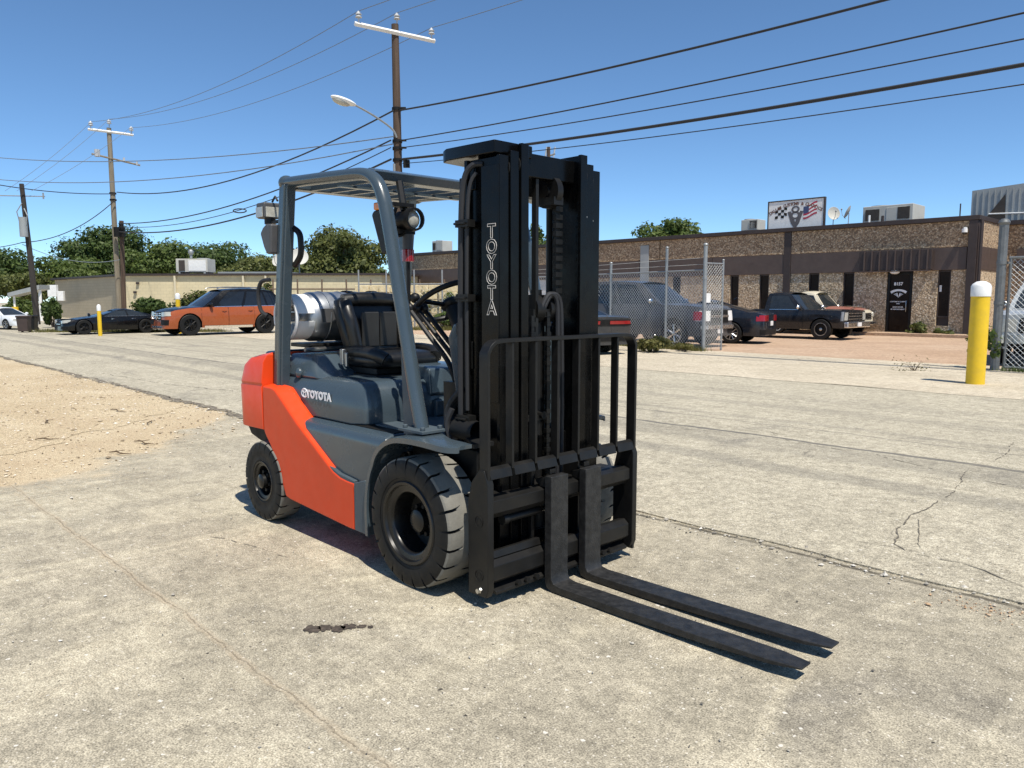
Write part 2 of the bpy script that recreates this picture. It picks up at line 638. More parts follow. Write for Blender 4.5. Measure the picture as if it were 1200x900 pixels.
# gravel thins out into the concrete: worked into the lot surface around the patch
xyz = lot.sep()
d1 = lot.math('ADD', xyz[0], 3.85)
d2 = lot.math('ADD', lot.math('MULTIPLY', lot.math('ADD', xyz[0], 3.96), .713), lot.math('MULTIPLY', lot.math('ADD', xyz[1], 1.06), .701))
sd_ = lot.math('MAXIMUM', d1, d2)
nz_ = lot.math('MULTIPLY', lot.math('SUBTRACT', lot.noise(1.1, 8, .70, .6), .5), 2.2)
sd_ = lot.math('ADD', sd_, nz_)
dm = lot.mapr(sd_, .16, -.20)
dm = lot.math('MULTIPLY', dm, lot.mapr(xyz[1], 1.42, 1.28))
thin = lot.math('MULTIPLY', lot.mapr(sd_, 1.3, -.1), lot.math('MULTIPLY', lot.ramp(lot.noise(26, 3, .7), [(.50, 0.), (.62, 1.)]), .55))
dm = lot.math('MAXIMUM', dm, lot.math('MULTIPLY', thin, lot.mapr(xyz[1], 1.42, 1.28)))
old = lot.b.inputs['Base Color'].links[0].from_socket


def gravel_colour(t):
    n1 = t.noise(.6, 6, .6, .5)
    c_ = t.ramp(n1, [(.3, (.43, .335, .21)), (.55, (.50, .405, .265)), (.75, (.56, .47, .33))])
    c_ = t.mix(.8, c_, t.ramp(t.noise(120, 2, .6), [(.36, .2), (.64, .8)]), 'OVERLAY')
    c_ = t.mix(.6, c_, t.ramp(t.noise(28, 4, .7), [(.3, .25), (.7, .75)]), 'OVERLAY')
    c_ = t.mix(t.math('MULTIPLY', t.ramp(t.noise(1.6, 7, .7), [(.48, 0.), (.68, 1.)]), .40), c_, (.40, .295, .185))
    return c_


lot.put(lot.b.inputs['Base Color'], lot.mix(dm, old, gravel_colour(lot)))
gm = MB()
gm._add([(-420, -420, 0), (420, -420, 0), (420, 420, 0), (-420, 420, 0)], [(0, 1, 2, 3)])
g = gm.build('ground', lot.m, None, smooth=0)
g.location = (FO.x, FO.y, 0)
g.rotation_euler = (0, 0, GZ)
tag(g, kind='structure')

road_m = pavement('road_asphalt', (.335, .302, .228), (.412, .371, .280), (.485, .437, .330), tar=True, crackdark=.7)
near = rag([(-75, 1.33), (60, 1.33)], .16, .012, 3)
ragged('road', road_m.m, near + [(60, 10.1), (-75, 10.1)], None, .010, .012)
apron_m = pavement('apron_concrete', (.40, .345, .255), (.50, .435, .325), (.58, .51, .39), agg=.5, crackdark=.5, stain=(.34, .29, .21))
ap = rag([(-75, 10.08), (60, 10.08)], .4, .03, 5)
ragged('apron', apron_m.m, ap + [(60, 14.75), (-75, 17.6)], None, .014)
drive_m = pavement('driveway_concrete', (.36, .245, .160), (.45, .315, .215), (.50, .375, .265), agg=.4, crackdark=.4, stain=(.30, .21, .14))
ragged('driveway', drive_m.m, [(-30, 14.7), (40, 14.7), (40, 45), (-30, 45)], None, .006)

# gravel patch
gp = NT('pale_gravel')
cc = gravel_colour(gp)
gp.bump(gp.math('ADD', gp.noise(120, 2, .6), gp.math('MULTIPLY', gp.noise(9, 5), 1.2)), .7, .010)
gp.set(cc, .92, spec=.2)
edge = rag([(-5.3, -6.0), (-5.3, -1.3), (-7.2, .9), (-7.6, 1.26)], .12, .05, 8)
go = ragged('gravel_patch', gp.m, edge + [(-14, 1.28), (-30, 1.28), (-30, -6.0)], None, .004)


def scatter_stones(name, n, sampler, size, m, label):
    vs, fs = [], []
    base = np.array([(1, 0, 0), (-1, 0, 0), (0, 1, 0), (0, -1, 0), (0, 0, 1), (0, 0, -1)], float)
    tri = [(0, 2, 4), (2, 1, 4), (1, 3, 4), (3, 0, 4), (2, 0, 5), (1, 2, 5), (3, 1, 5), (0, 3, 5)]
    for i in range(n):
        x, y = sampler()
        s = size * math.exp(random.gauss(0, .45))
        a = random.random() * 6.28
        c_, s__ = math.cos(a), math.sin(a)
        k = (s * random.uniform(.8, 1.5), s * random.uniform(.6, 1.1), s * random.uniform(.4, .8))
        p = base * np.array(k) * rng.uniform(.8, 1.2, (6, 1))
        q = np.stack([p[:, 0] * c_ - p[:, 1] * s__ + x, p[:, 0] * s__ + p[:, 1] * c_ + y, p[:, 2] + k[2] * .45 + .004], 1)
        o = len(vs)
        vs += [tuple(v) for v in q]
        fs += [tuple(j + o for j in t_) for t_ in tri]
    mb = MB()
    mb._add(vs, fs)
    me = bpy.data.meshes.new(name)
    me.from_pydata(vs, [], fs)
    me.materials.append(m)
    o = bpy.data.objects.new(name, me)
    col.objects.link(o)
    o.location = (FO.x, FO.y, 0)
    o.rotation_euler = (0, 0, GZ)
    tag(o, label, 'gravel', kind='stuff')
    return o


pebm = NT('pebble_stone')
oi = pebm.n('ShaderNodeNewGeometry')
pebm.set(pebm.ramp(oi.outputs['Random Per Island'], [(0, (.22, .17, .11)), (.4, (.50, .41, .29)), (.8, (.66, .58, .45)), (1, (.75, .70, .62))]), .9, spec=.2)
pegm = NT('grit_stone')
oi = pegm.n('ShaderNodeNewGeometry')
pegm.set(pegm.ramp(oi.outputs['Random Per Island'], [(0, (.07, .065, .055)), (.25, (.25, .23, .2)), (.6, (.42, .39, .33)), (1, (.66, .63, .57))]), .9, spec=.2)


def samp_patch():
    while True:
        x = random.uniform(-14, -3.6)
        y = random.uniform(-5, 1.3)
        lim = -3.95 if y < -1 else -3.95 - (y + 1) * .72
        if x < lim + random.gauss(0, .12):
            return x, y


def samp_lot():
    while True:
        x = random.uniform(-5, 5)
        y = random.uniform(-5, 9)
        if random.random() < 1 / (1 + .05 * (x * x)):
            return x, y


def samp_edge():
    return random.uniform(-14, 6), 1.30 + random.gauss(0, .07)


scatter_stones('loose_gravel', 7000, samp_patch, .0085, pebm.m, 'loose tan gravel scattered over the bare patch beside the road')
scatter_stones('lot_grit', 1300, samp_lot, .0042, pegm.m, 'tiny loose grit lying on the grey concrete around the forklift')
scatter_stones('road_edge_rubble', 1500, samp_edge, .0065, pegm.m, 'crumbled asphalt bits along the broken road edge')

twig_m = pm('dry_twig', (.10, .065, .035), .9)
for i, (px_, py_, L_, an) in enumerate(((-5.0, -.25, .32, .2), (-6.3, .25, .30, -.5), (-7.6, .3, .4, .1), (-5.9, -.9, .22, .9), (-4.6, -.6, .25, .4), (-7.2, -.6, .3, -.2))):
    pts = [(-L_ / 2, 0, .012), (-L_ / 5, .02, .02), (L_ / 6, -.012, .014), (L_ / 2, .03, .01)]
    mb = MB().tube(pts, [.005, .007, .006, .003], 5)
    mb.tube([pts[1], (0, .07, .03)], .003, 4)
    o = mb.build('twig', twig_m)
    p = FM @ Vector((px_, py_, 0))
    o.location = (p.x, p.y, .006)
    o.rotation_euler = (0, 0, FYAW + an)
    tag(o, 'thin dry brown twig lying on the tan gravel', 'twig', 'dry twigs on the gravel patch')

# broken dark lip of the road: thick and crumbled on the left, a narrow jagged crack on the right
lip_m = pm('broken_asphalt_edge', (.17, .145, .108), .95, var=.6, scale=22, bump=1., bscale=60)
r_ = random.Random(21)
mb = MB()
x = -24.
lo_, hi_ = [], []
u_ = 0
while x < -5.0:
    wide = .075 if x < -5.2 else .015
    gap = .5 + .5 * math.sin(x * 2.3) * math.sin(x * .9 + 1)
    u_ = u_ * .8 + r_.gauss(0, .026 if x < -5.2 else .010)
    wv_ = wide * r_.uniform(.1, 1.6) * (.35 + gap)
    lo_.append((x, 1.315 + u_ - wv_ * .75, .008))
    hi_.append((x, 1.345 + u_ * .7 + wv_ * .25, .014 + r_.uniform(0, .006)))
    x += r_.uniform(.02, .07)
mid_ = [(p[0], (p[1] + q_[1]) / 2 + r_.gauss(0, .008), .014 + abs(r_.gauss(0, .006))) for p, q_ in zip(lo_, hi_)]
mb.loft([lo_, mid_, hi_], False, False)
o = mb.build('road_edge', lip_m, None, smooth=0)
o.location = (FO.x, FO.y, 0)
o.rotation_euler = (0, 0, GZ)
tag(o, kind='structure')

# oil-stained pothole scabs in front of the forklift wheel
hole_m = pm('broken_asphalt_scab', (.070, .055, .042), .95, var=.6, scale=40, bump=.9, bscale=70)
mb = MB()
r_ = random.Random(4)
for (cx, cy, rx, ry) in ((0, 0, .040, .040), (.05, .012, .034, .034), (.11, .0, .036, .040), (.155, .014, .034, .030), (.21, .016, .022, .020), (.25, .01, .014, .014)):
    n = 22
    mb._add([(cx + rx * math.cos(6.283 * k / n) * r_.uniform(.7, 1.2), cy + ry * math.sin(6.283 * k / n) * r_.uniform(.6, 1.3), .004) for k in range(n)], [tuple(range(n))])
o = mb.build('asphalt_scab', hole_m, smooth=0)
p = FM @ Vector((.12, -1.25, 0))
o.location = (p.x, p.y, 0)
o.rotation_euler = (0, 0, .05)
tag(o, kind='structure')


# individual cracks and scuffs that the photo shows, laid on the paving as thin irregular strips
def gpt(u, v):
    x, y = (u - 600) / FPX, -(v - 450) / FPX
    d = (x, math.cos(CPITCH) + y * math.sin(CPITCH), -math.sin(CPITCH) + y * math.cos(CPITCH))
    t = -CH / d[2]
    return Vector((d[0] * t, d[1] * t))


crack_m = pm('crack_dirt', (.135, .118, .092), .95, var=.4, scale=20)
scuff_m = pm('pale_scuff', (.50, .46, .38), .9, var=.2, scale=15)


def strip(name, pts, wd, z, m, seed, gaps=.0, jit=.35):
    r_ = random.Random(seed)
    P = [gpt(*p) for p in pts]
    wd *= .62
    Q = []
    for a, b in zip(P, P[1:]):
        n = max(1, int((b - a).length / .05))
        for k in range(n):
            Q.append(a.lerp(b, k / n))
    Q.append(P[-1])
    mb = MB()
    u = 0
    L_, R_ = [], []
    for i, p in enumerate(Q):
        d = (Q[min(i + 1, len(Q) - 1)] - Q[max(i - 1, 0)]).normalized()
        nn = Vector((-d.y, d.x))
        u = u * .75 + r_.gauss(0, wd * jit * 2.2)
        w_ = wd * r_.uniform(.3, 1.4) * min(1, i / 3 + .1, (len(Q) - 1 - i) / 3 + .1)
        L_.append((*(p + nn * (u + w_ / 2)), z))
        R_.append((*(p + nn * (u - w_ / 2)), z))
    for i in range(len(Q) - 1):
        if r_.random() < gaps:
            continue
        mb.quad(L_[i], L_[i + 1], R_[i + 1], R_[i])
    return tag(mb.build(name, m, smooth=0), kind='structure')


zr = .0142
strip('crack', [(1132, 552), (1116, 578), (1090, 596), (1064, 607), (1055, 622), (1050, 640), (1060, 648), (1090, 655), (1128, 662), (1165, 676), (1205, 694)], .014, zr, crack_m, 1, .15)
strip('crack', [(1064, 607), (1074, 610), (1079, 620), (1076, 634), (1078, 646)], .010, zr, crack_m, 2, .1)
strip('crack', [(760, 500), (830, 506), (900, 512), (960, 525), (1020, 533), (1080, 548), (1140, 562), (1205, 575)], .016, zr, crack_m, 3, .45)
strip('crack', [(820, 496), (880, 504), (920, 511), (975, 513)], .016, zr, crack_m, 4, .3)
strip('crack', [(1150, 536), (1165, 540), (1178, 534), (1190, 520)], .014, zr, crack_m, 5, .2)
strip('crack', [(985, 634), (1040, 642), (1090, 652)], .008, zr, crack_m, 6, .4)
strip('crack', [(40, 440), (120, 438), (200, 452), (280, 460)], .03, zr, crack_m, 7, .4)
strip('crack', [(100, 415), (180, 417), (250, 424), (320, 432)], .04, zr, crack_m, 8, .35)
strip('crack', [(340, 655), (300, 642), (262, 632), (225, 626)], .010, .004, crack_m, 9, .4)
zs = .0045
strip('scuff_mark', [(-5, 826), (18, 820), (30, 816)], .02, zs, scuff_m, 12, .2)
for i, (u, v) in enumerate(((878, 588), (1013, 586), (820, 543), (902, 590))):
    strip('stain', [(u - 4, v), (u + 4, v + 1)], .03, zr, crack_m, 20 + i)


def samp_rust():
    c_ = FM.inverted() @ gpt(1152, 715).to_3d()
    return c_.x + random.gauss(0, .10), c_.y + random.gauss(0, .06)


rm_ = NT('rusty_gravel')
oi = rm_.n('ShaderNodeNewGeometry')
rm_.set(rm_.ramp(oi.outputs['Random Per Island'], [(0, (.30, .19, .11)), (.5, (.50, .34, .21)), (1, (.60, .46, .32))]), .9, spec=.2)
scatter_stones('rusty_grit', 80, samp_rust, .0045, rm_.m, 'small scatter of orange-brown grit on the concrete right of the forks')

# ------------------------------------------------------------------ brick-brown workshop building
CB = Vector((17.6, 29.55, 0))
BR = empty('stone_building', CB, R(135))
tag(BR, 'long low brown stone-panelled workshop with dark fascia band and narrow slit windows', 'building')
# local frame: x runs along the facade away from the near corner, +y points out to the street
SL = [(.85, 1.31, .75), (4.52, 4.98, 0.), (6.02, 6.48, 0.), (8.33, 8.79, 0.), (9.83, 10.27, 0.), (13.0, 13.45, 0.), (18.2, 18.65, 0), (19.6, 20.05, 0)]
DOORX = (2.22, 3.20)
GAR = [(21.4, 24.2), (26.0, 28.6)]
mb = MB()
mb.box(.02, 35.5, -9.98, -.10, 0, 4.5)
mb.build('wall_core', M['brown_dk'], BR)
# lower aggregate panels between the openings
cuts = sorted([(a, b) for a, b, _ in SL] + [DOORX] + GAR)
x = .32
panels = []
for a, b in cuts:
    panels.append((x, a))
    x = b
panels.append((x, 35.6))
for a, b in panels:
    MB().box(a, b, -.12, .05, 0.0, 2.60).build('wall_panel', M['aggregate_sunlit'], BR, bevel=.012)
MB().box(.85, 1.31, -.12, .046, 0, .42).build('wall_panel', M['aggregate_sunlit'], BR)
# upper parapet panels
for a, b in ((.32, 7.30), (7.64, 14.2), (14.25, 21.0), (21.05, 30), (30.05, 35.6)):
    MB().box(a, b, -.12, .10, 3.45, 4.42).build('parapet_panel', M['aggregate'], BR, bevel=.012)
# brown fascia band in lengths
for a, b in ((.34, 3.9), (3.92, 7.30), (7.64, 11.2), (11.22, 14.85), (15.45, 19), (19.02, 23), (23.02, 29), (29.02, 35.6)):
    MB().box(a, b, -.12, .105, 2.58, 3.44).build('fascia_board', M['brown'], BR, bevel=.01)
MB().box(-.06, 35.7, -10.0, .22, 4.425, 4.60).build('roof_edge', M['brown_dk'], BR, bevel=.015)
# pilasters
MB().box(7.31, 7.63, -.12, .13, 0, 4.42).build('pilaster', M['brown_dk'], BR, bevel=.01)
MB().box(0.0, .30, -.3, .20, 0, 4.42).build('pilaster', M['brown_dk'], BR, bevel=.01)
MB().tube([(-.12, .12, .05), (-.12, .12, 4.40)], .06, 8).build('downpipe', M['brown_dk'], BR)
MB().box(14.88, 15.4, -.12, .13, 0.0, 4.2).build('pilaster', M['roofmetal'], BR, bevel=.01)
# slit windows
for a, b, z0 in SL:
    z0 = z0 or .45
    if a > 2:
        z0 = .02
    fr = MB()
    for q in (a, b - .05):
        fr.box(q, q + .05, -.10, .0, z0, 2.575)
    fr.box(a + .05, b - .05, -.10, -.003, 2.52, 2.572)
    fr.box(a + .05, b - .05, -.10, -.003, z0, z0 + .05)
    f = fr.build('window_frame', M['brown_dk'], BR)
    MB().box(a + .05, b - .05, -.08, -.05, z0 + .05, 2.52).build('pane', M['brown_glass'], f)
# canopy of vertical slats over the door
cn = MB().box(1.5, 4.25, .11, .32, 2.62, 3.40).build('canopy', M['brown_dk'], BR, bevel=.01)
k = 0
xx = 1.62
while xx < 4.2:
    MB().box(xx, xx + .045, .322, .36, 2.60, 3.42).build('slat', M['brown'], cn)
    xx += .30
MB().box(1.5, 4.25, .322, .37, 2.56, 2.598).build('canopy_rail', M['brown'], cn)
MB().sphere((2.86, .22, 2.55), .13, 14, 8, sc=(1.5, 1, .7)).build('porch_light', M['white'], BR)
# door
d = MB()
d.box(2.24, 2.33, -.1, .02, .03, 2.55).box(3.09, 3.18, -.1, .02, .03, 2.55).box(2.33, 3.09, -.1, .018, 2.44, 2.55).box(2.33, 3.09, -.1, .018, .03, .18)
dr = d.build('door', M['black_satin'], BR, bevel=.008)
MB().box(2.33, 3.09, -.07, -.03, .18, 2.44).build('pane', M['brown_glass'], dr)
MB().tube([(2.42, .05, .95), (2.42, .08, 1.0), (2.42, .08, 1.35), (2.42, .05, 1.4)], .014, 6).build('handle', M['steel'], dr)
# lettering on the door glass (the text frame's x runs towards -x of the facade: mirrored by looking from outside)
dm = MB()


def onwall(xc, z, y=-.026):
    return frame4(Vector((xc, y, z)), (-1, 0, 0), (0, 0, 1))


add_text(dm, '8157', onwall(2.78, 2.02), .17, offset=.006)
n = 24
wing = [(.34 * math.cos(PI * (.18 + .64 * i / n)) * 1.12, .20 * math.sin(PI * (.18 + .64 * i / n))) for i in range(n + 1)]
wing2 = [(p[0] * .82, p[1] - .075 - .03 * abs(p[0])) for p in reversed(wing)]
mm = onwall(2.76, 1.66)
pol = wing + wing2
for i in range(n):
    a_, b_, c_, d2 = wing[i], wing[i + 1], wing2[n - i - 1], wing2[n - i]
    dm._add([mm @ Vector((p[0], p[1], 0)) for p in (a_, b_, c_, d2)], [(0, 1, 2, 3)])
for sgn in (-1, 1):
    for q in range(3):
        x0 = sgn * (.04 + .055 * q)
        dm._add([mm @ Vector(p) for p in ((x0, .05 - .02 * q, 0), (x0 + sgn * .04, .05 - .02 * q, 0), (sgn * .02, -.13 + .02 * q, 0), (0, -.13, 0))], [(0, 1, 2, 3)])
add_text(dm, 'CUSTOMS & CLASSICS', onwall(2.76, 1.34), .062, offset=.002)
add_text(dm, 'OPEN', onwall(2.76, 1.26), .05, offset=.002)
add_text(dm, 'SHOP HOURS', onwall(2.76, 1.12), .065, offset=.002)
add_text(dm, 'BY APPOINTMENT', onwall(2.76, 1.03), .065, offset=.002)
dm.build('lettering', M['white_print'], dr, smooth=0)
MB().box(1.18, 1.26, -.045, -.035, 1.75, 2.0).build('notice', M['white'], BR)
# garage shutters far along the facade
for a, b in GAR:
    s = MB()
    s.box(a, b, -.10, .0, 0.02, 2.55)
    sh = s.build('roller_shutter', M['door_white'], BR)
    z = .1
    while z < 2.4:
        MB().box(a + .02, b - .02, .002, .022, z, z + .40).build('panel', M['door_white'], sh, bevel=.006)
        z += .43
# return wall and set-back wing
MB().box(-.02, -.001, -3.2, -.31, 3.46, 4.42).build('parapet_panel', M['aggregate'], BR)
MB().box(-.02, -.001, -3.2, -.31, 0, 2.58).build('wall_panel', M['aggregate_sunlit'], BR)
MB().box(-.05, -.001, -3.2, -.31, 2.585, 3.455).build('fascia_board', M['brown'], BR)
MB().box(-16, -.03, -9.9, -3.21, 0, 4.42).build('wall', M['aggregate'], BR)
MB().box(-16, -.08, -10.0, -3.05, 4.427, 4.60).build('roof_edge', M['brown_dk'], BR)
MB().box(-16, -.6, -3.209, -3.08, 2.58, 3.45).build('fascia_board', M['brown'], BR)
for a in (-1.5, -3.2, -4.9):
    fr = MB().box(a - .3, a + .3, -3.209, -3.15, .4, 2.5).build('window_frame', M['brown_dk'], BR)
    MB().box(a - .25, a + .25, -3.149, -3.14, .45, 2.45).build('pane', M['glass_dark'], fr)
MB().box(-1.4, -.9, -3.20, -3.10, 3.6, 4.3).build('wall_vent', M['brown_dk'], BR)
# kerb in front
kb = MB().box(-.4, 40, .06, 1.0, 0, .13).build('kerb', drive_m.m, None, bevel=.02)
kb.location = CB
kb.rotation_euler = (0, 0, R(135))
tag(kb, kind='structure')
# security camera under the parapet
sc_ = empty('security_camera', BR.matrix_world @ Vector((0, 0, 0)))
sc_.location = Matrix.Translation(CB) @ Matrix.Rotation(R(135), 4, 'Z') @ Vector((.42, .10, 3.95))
sc_.rotation_euler = (0, 0, R(135))
tag(sc_, 'white dome security camera on stone parapet near the brown corner column', 'camera')
MB().box(-.06, .06, 0, .10, .05, .22).build('bracket', M['white'], sc_, bevel=.01)
mb = MB().cyl((0, .16, 0), .10, .02, .16, 2, 16)
mb.build('housing', M['white'], sc_)
MB().sphere((0, .16, .02), .085, 14, 8).build('dome', M['glass_dark'], sc_)

BM = Matrix.Translation(CB) @ Matrix.Rotation(R(135), 4, 'Z')


def onroof(name, x, y, z, label, cat, group=None):
    o = empty(name, BM @ Vector((x, y, z)), R(135))
    return tag(o, label, cat, group)


# roof sign
sg = onroof('shop_sign', 7.36, -.35, 4.60, 'white framed shop sign with winged V8 badge and crossed flags on the roof edge', 'sign')
W2, H2 = 1.26, 1.22
MB().box(-W2, W2, -.06, .06, .02, H2).build('sign_panel', M['white'], sg)
fr = MB()
fr.box(-W2 - .05, -W2, -.08, .08, 0, H2 + .05).box(W2, W2 + .05, -.08, .08, 0, H2 + .05).box(-W2, W2, -.08, .08, H2, H2 + .05)
fr.build('sign_frame', M['brown_dk'], sg)
MB().tube([(-.9, -.07, 0), (-.9, -.9, 0), (-.9, -.07, .9)], .03, 6).tube([(.9, -.07, 0), (.9, -.9, 0), (.9, -.07, .9)], .03, 6).build('strut', M['galv'], sg)
tm = MB()
s = 'DALLAS CUSTOMS & CLASSICS'
for i, ch in enumerate(s):
    if ch == ' ':
        continue
    f_ = (i - (len(s) - 1) / 2) / ((len(s) - 1) / 2)
    ang = -f_ * .55
    cx = 2.1 * math.sin(f_ * .57)
    cz = -1.07 + 2.1 * math.cos(f_ * .57)
    o = Vector((-cx, .068, cz - .02))
    ex = Vector((-math.cos(ang), 0, math.sin(ang) * 1))
    ez = Vector((math.sin(ang) * 1, 0, math.cos(ang)))
    ez = Vector((-math.sin(-ang) * 1, 0, math.cos(ang))) if False else Vector((ex.z * 1, 0, -ex.x))
    add_text(tm, ch, frame4(o, ex, ez), .19, offset=.007)
tm.build('lettering', pm('sign_letter_ink', (.16, .075, .05), .5), sg, smooth=0)
bd = MB()
c0 = frame4(Vector((0, .066, .0)), (-1, 0, 0), (0, 0, 1))


def flat(mb, pts, dz=0., mi=0):
    mb._add([c0 @ Vector((p[0], p[1], dz)) for p in pts], [tuple(range(len(pts)))], mi)


S1 = lambda p: (p[0] * 1.22, (p[1] - .5) * 1.2 + .47)
_flat = flat


def flat(mb, pts, dz=0., mi=0):
    _flat(mb, [S1(p) for p in pts], dz, mi)


# the badge: an upright 8 inside a V (grey), checkered flag left, striped flag right
for sgn in (-1, 1):
    flat(bd, [(sgn * .02, .10), (sgn * .16, .30), (sgn * .30, .72), (sgn * .18, .74), (0, .34), (0, .10)] if sgn > 0 else [(0, .10), (0, .34), (-.18, .74), (-.30, .72), (-.16, .30), (-.02, .10)])
for (cy, r1, r0) in ((.80, .155, .085), (.58, .185, .10)):
    for k in range(24):
        a, b = 2 * PI * k / 24, 2 * PI * (k + 1) / 24
        flat(bd, [(r1 * math.cos(a), cy + r1 * .82 * math.sin(a)), (r1 * math.cos(b), cy + r1 * .82 * math.sin(b)), (r0 * math.cos(b), cy + r0 * .8 * math.sin(b)), (r0 * math.cos(a), cy + r0 * .8 * math.sin(a))], .003)
bd.build('badge', pm('badge_grey', (.11, .10, .105), .5), sg, smooth=0)
ck = MB()
for i in range(4):
    for j in range(4):
        if (i + j) % 2 == 0:
            x0, x1 = -.78 + i * .115, -.78 + (i + 1) * .115
            zz = lambda x, q: .48 + q * .105 + .12 * math.sin((x + .8) * 5) * .5 - (x + .78) * .10
            flat(ck, [(x0 + j * -.0, zz(x0, j)), (x1, zz(x1, j)), (x1, zz(x1, j + 1)), (x0, zz(x0, j + 1))], .001)
ck.build('checkered_flag', M['black_satin'], sg, smooth=0)
fl = MB()
for j in range(7):
    for i in range(5):
        x0, x1 = .30 + i * .10, .30 + (i + 1) * .10
        zz = lambda x, q: .42 + q * .065 + (x - .3) * .30 + .03 * math.sin(x * 11)
        mi = 1 if (i < 2 and j >= 3) else (0 if j % 2 == 0 else 2)
        flat(fl, [(x0, zz(x0, j)), (x1, zz(x1, j)), (x1, zz(x1, j + 1)), (x0, zz(x0, j + 1))], .001, mi)
fl.build('striped_flag', [pm('flag_red', (.42, .03, .06), .5), pm('flag_blue', (.05, .07, .16), .5), M['white']], sg, smooth=0)


def ac_unit(o, L, D, H, dark=True):
    MB().box(-L / 2, L / 2, -D / 2, D / 2, .12, H).build('casing', M['ac'], o, bevel=.02)
    b = MB()
    for sx in (-L * .4, L * .4):
        b.box(sx - .06, sx + .06, -D / 2, D / 2, 0, .118)
    b.build('skid', M['roofmetal'], o)
    if dark:
        MB().box(L * .16, L * .44, D / 2 + .002, D / 2 + .03, .25, H - .14).build('coil_grille', M['ac_dark'], o)
        MB().box(L / 2 + .002, L / 2 + .03, -D * .4, D * .4, .25, H - .14).build('coil_grille', M['ac_dark'], o)
    MB().box(-L * .38, L * .02, D / 2 + .002, D / 2 + .02, .2, H - .1).build('service_panel', M['ac'], o, bevel=.008)
    MB().cyl((L * .25, 0, H), min(D, L) * .3, .002, .06, 2, 20).build('fan_guard', M['roofmetal'], o)


o = onroof('air_conditioner', 4.0, -2.6, 4.6, 'wide pale rooftop air unit with two dark square grilles above the door', 'air unit')
ac_unit(o, 2.05, 1.5, .86)
MB().box(-.90, -.42, .752, .78, .25, .75).build('coil_grille', M['ac_dark'], o)
o = onroof('air_conditioner', 9.95, -1.4, 4.6, 'small cream air unit left of the white roof sign', 'air unit')
ac_unit(o, .85, .8, .62, False)
MB().box(-.38, -.02, .402, .42, .2, .55).build('coil_grille', M['ac_dark'], o)
o = onroof('air_conditioner', 33.2, -1.5, 4.6, 'distant small air unit on the roof seen above the steering wheel', 'air unit')
ac_unit(o, 1.1, .9, .85, True)
o = onroof('duct_housing', -.75, -5.2, 4.6, 'large ribbed grey sheet-metal housing on the roof at right edge', 'roof housing')
MB().prism([(-2.3, 0), (2.2, 0), (2.2, 1.45), (-2.3, 1.75)], 1, -.9, .9).build('casing', M['roofmetal'], o)
xx = -2.2
while xx < 2.0:
    MB().box(xx, xx + .035, .902, .935, .1, 1.4).build('rib', M['roofmetal'], o)
    xx += .22
MB()._add([(.9, .94, .15), (1.7, .94, .15), (.95, .94, 1.2)], [(0, 1, 2)]).build('dark_triangle', M['ac_dark'], o, smooth=0)  # flat dark triangle laid over the ribbed face
MB().tube([(-.3, 1.0, .1), (-.3, 1.0, .35), (1.5, 1.0, .42)], .03, 6).build('conduit', M['white'], o)


def dish(o, tilt, az):
    rot = Matrix.Rotation(az, 4, 'Z') @ Matrix.Rotation(tilt, 4, 'X')
    mb = MB()
    mb.X = Matrix.Translation((0, 0, .62)) @ rot
    mb.lathe([(0, .0), (.12, .008), (.24, .035), (.33, .075), (.345, .08), (.335, .085), (.24, .05), (.0, .02)], (0, 0, 0), 1, 22)
    mb.build('reflector', M['ac'], o)
    m2 = MB()
    m2.X = mb.X
    m2.tube([(0, 0, -.33), (0, .25, -.25), (0, .42, -.05)], .014, 5).sphere((0, .43, -.02), .05, 8, 6)
    m2.build('feed_arm', M['galv'], o)
    MB().tube([(0, 0, 0), (0, -.02, .35), (0, -.05, .6)], .025, 6).tube([(-.2, 0, 0), (.2, 0, 0)], .02, 5).build('mast', M['galv'], o)


o = onroof('satellite_dish', 5.75, -.5, 4.6, 'upright pale satellite dish just right of the white roof sign', 'satellite dish')
dish(o, R(15), R(40))
o.scale = (.75, .75, .85)
o = onroof('satellite_dish', 5.1, -.5, 4.6, 'tilted satellite dish seen from its side, second right of the roof sign', 'satellite dish')
dish(o, R(28), R(-80))
o.scale = (.75, .75, .85)
o = onroof('vent_pipe', 4.5, -1.2, 4.6, 'thin white vent pipe on the roof right of the dishes', 'pipe')
MB().tube([(0, 0, 0), (0, 0, .42)], .05, 8).cyl((0, 0, 0), .09, 0, .03).build('pipe', M['white'], o)
o = onroof('vent_pipe', 3.95, -1.2, 4.6, 'short dark vent pipe next to the wide rooftop air unit', 'pipe')
MB().tube([(0, 0, 0), (0, 0, .36)], .06, 8).cyl((0, 0, 0), .1, 0, .03).build('pipe', M['brown_dk'], o)
o = onroof('vent_pipe', .85, -.6, 4.6, 'slim dark aerial mast on the roof near the building corner', 'aerial')
MB().tube([(0, 0, 0), (0, 0, .55)], .025, 6).cyl((0, 0, 0), .06, 0, .03).build('pipe', M['brown_dk'], o)

